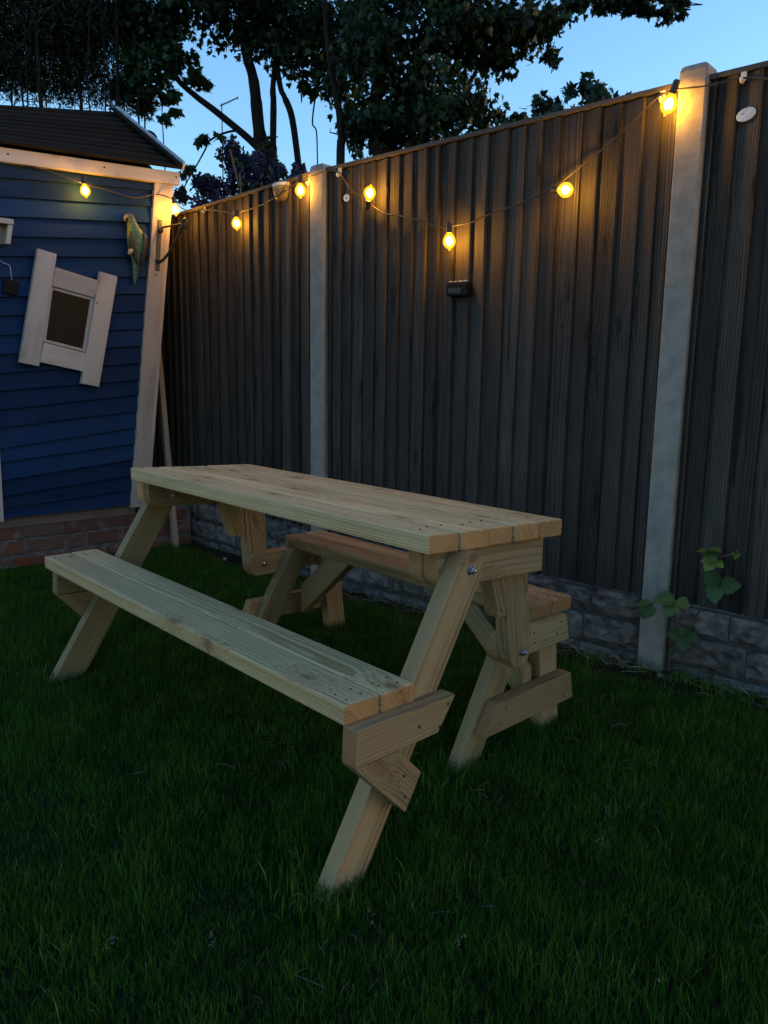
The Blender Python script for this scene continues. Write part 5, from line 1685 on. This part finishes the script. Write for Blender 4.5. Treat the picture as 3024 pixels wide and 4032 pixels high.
so = leaves_mesh('grass_seed_heads', pts_s, np.array(sz_s), rand_rot(len(pts_s), 0.0, rg), 'oval', STRAW, None, rg.uniform(0.0, 0.4, len(pts_s)))
tag(so, 'pale seed heads scattered in the lawn', 'grass', kind='stuff')
# dry stems and clippings along the fence foot
sv, sf, stt = [], [], []
for k in range(420):
    s = rg.uniform(0.2, 2.6)
    off = rg.uniform(0.0, 0.11)
    if 1.35 < s < 1.83 and rg.random() < 0.9:
        pass
    elif rg.random() < 0.45:
        continue
    c = F2(s, 0, off)
    z = float(lawn_z(np.array([c.x]), np.array([c.y]))[0])
    a = rg.random() * 6.283
    ln = rg.uniform(0.03, 0.13)
    p0 = Vector((c.x, c.y, z + rg.uniform(0.0, 0.04)))
    p1 = p0 + Vector((math.cos(a) * ln, math.sin(a) * ln * 0.4, rg.uniform(-0.01, 0.035)))
    if float(fence_y(np.array([p1.x]))[0]) - p1.y < 0.0:
        p1.y = p0.y
    v, f = tube_mesh([p0, (p0 + p1) / 2 + Vector((0, 0, rg.uniform(0.0, 0.012))), p1], [0.0012, 0.0012, 0.0006], 3)
    b = len(sv)
    sv += v
    sf += [tuple(q + b for q in ff) for ff in f]
    stt += [rg.random()] * len(v)
so = mesh_obj('dry_stems', sv, sf, STRAW)
at = so.data.attributes.new('tint', 'FLOAT', 'POINT')
at.data.foreach_set('value', np.array(stt, np.float32))
tag(so, 'dry stems and clippings on the earth along the fence', 'stems', kind='stuff')

# short straws and clippings lying in the lawn
sv, sf, stt = [], [], []
for k in range(420):
    x, y = rg.uniform(-1.6, 2.5), rg.uniform(-1.3, 1.1)
    if value_noise(np.array([x]), np.array([y]), 2.4, 77)[0] < 0.42:
        continue
    z = float(lawn_z(np.array([x]), np.array([y]))[0]) + rg.uniform(0.014, 0.034)
    a = rg.random() * 6.283
    ln = rg.uniform(0.015, 0.06)
    p0 = Vector((x, y, z))
    p1 = p0 + Vector((math.cos(a) * ln, math.sin(a) * ln, rg.uniform(-0.012, 0.012)))
    v, f = tube_mesh([p0, (p0 + p1) / 2 + Vector((rg.normal() * 0.003, rg.normal() * 0.003, 0.004)), p1], [0.0011, 0.0010, 0.0005], 3)
    b = len(sv)
    sv += v
    sf += [tuple(q + b for q in ff) for ff in f]
    stt += [rg.random() ** 1.5 * 0.6] * len(v)
so = mesh_obj('lawn_straws', sv, sf, STRAW)
at = so.data.attributes.new('tint', 'FLOAT', 'POINT')
at.data.foreach_set('value', np.array(stt, np.float32))
tag(so, 'dry straws and clippings lying in the lawn', 'stems', kind='stuff')

# ================================================================== SMALL THINGS ON THE LAWN
def pebble(x, y, r, label, up=0.0):
    bm = bmesh.new()
    bmesh.ops.create_icosphere(bm, subdivisions=2, radius=1.0)
    rr = random.Random(label)
    ax = [rr.uniform(0.75, 1.15), rr.uniform(0.7, 1.0), rr.uniform(0.5, 0.75)]
    for v in bm.verts:
        nn = v.co.copy()
        v.co = Vector((nn.x * ax[0], nn.y * ax[1], nn.z * ax[2])) * r * (1 + 0.10 * math.sin(5 * nn.x + 3 * nn.y) + rr.uniform(-0.05, 0.05))
    z = float(lawn_z(np.array([x]), np.array([y]))[0])
    o = bm_obj('pebble', bm, PEBBLE, None, True, Matrix.Translation((x, y, z + r * 0.3 + up)))
    return tag(o, label, 'pebble')
pb = F2(1.945, 0, 0.04)
pebble(pb.x, pb.y, 0.014, 'small pinkish pebble at the foot of the tall post')
pb = F1(0.58, 0, 0.10)
pebble(pb.x, pb.y, 0.018, 'pale pebble on the earth by the corner gravel board')
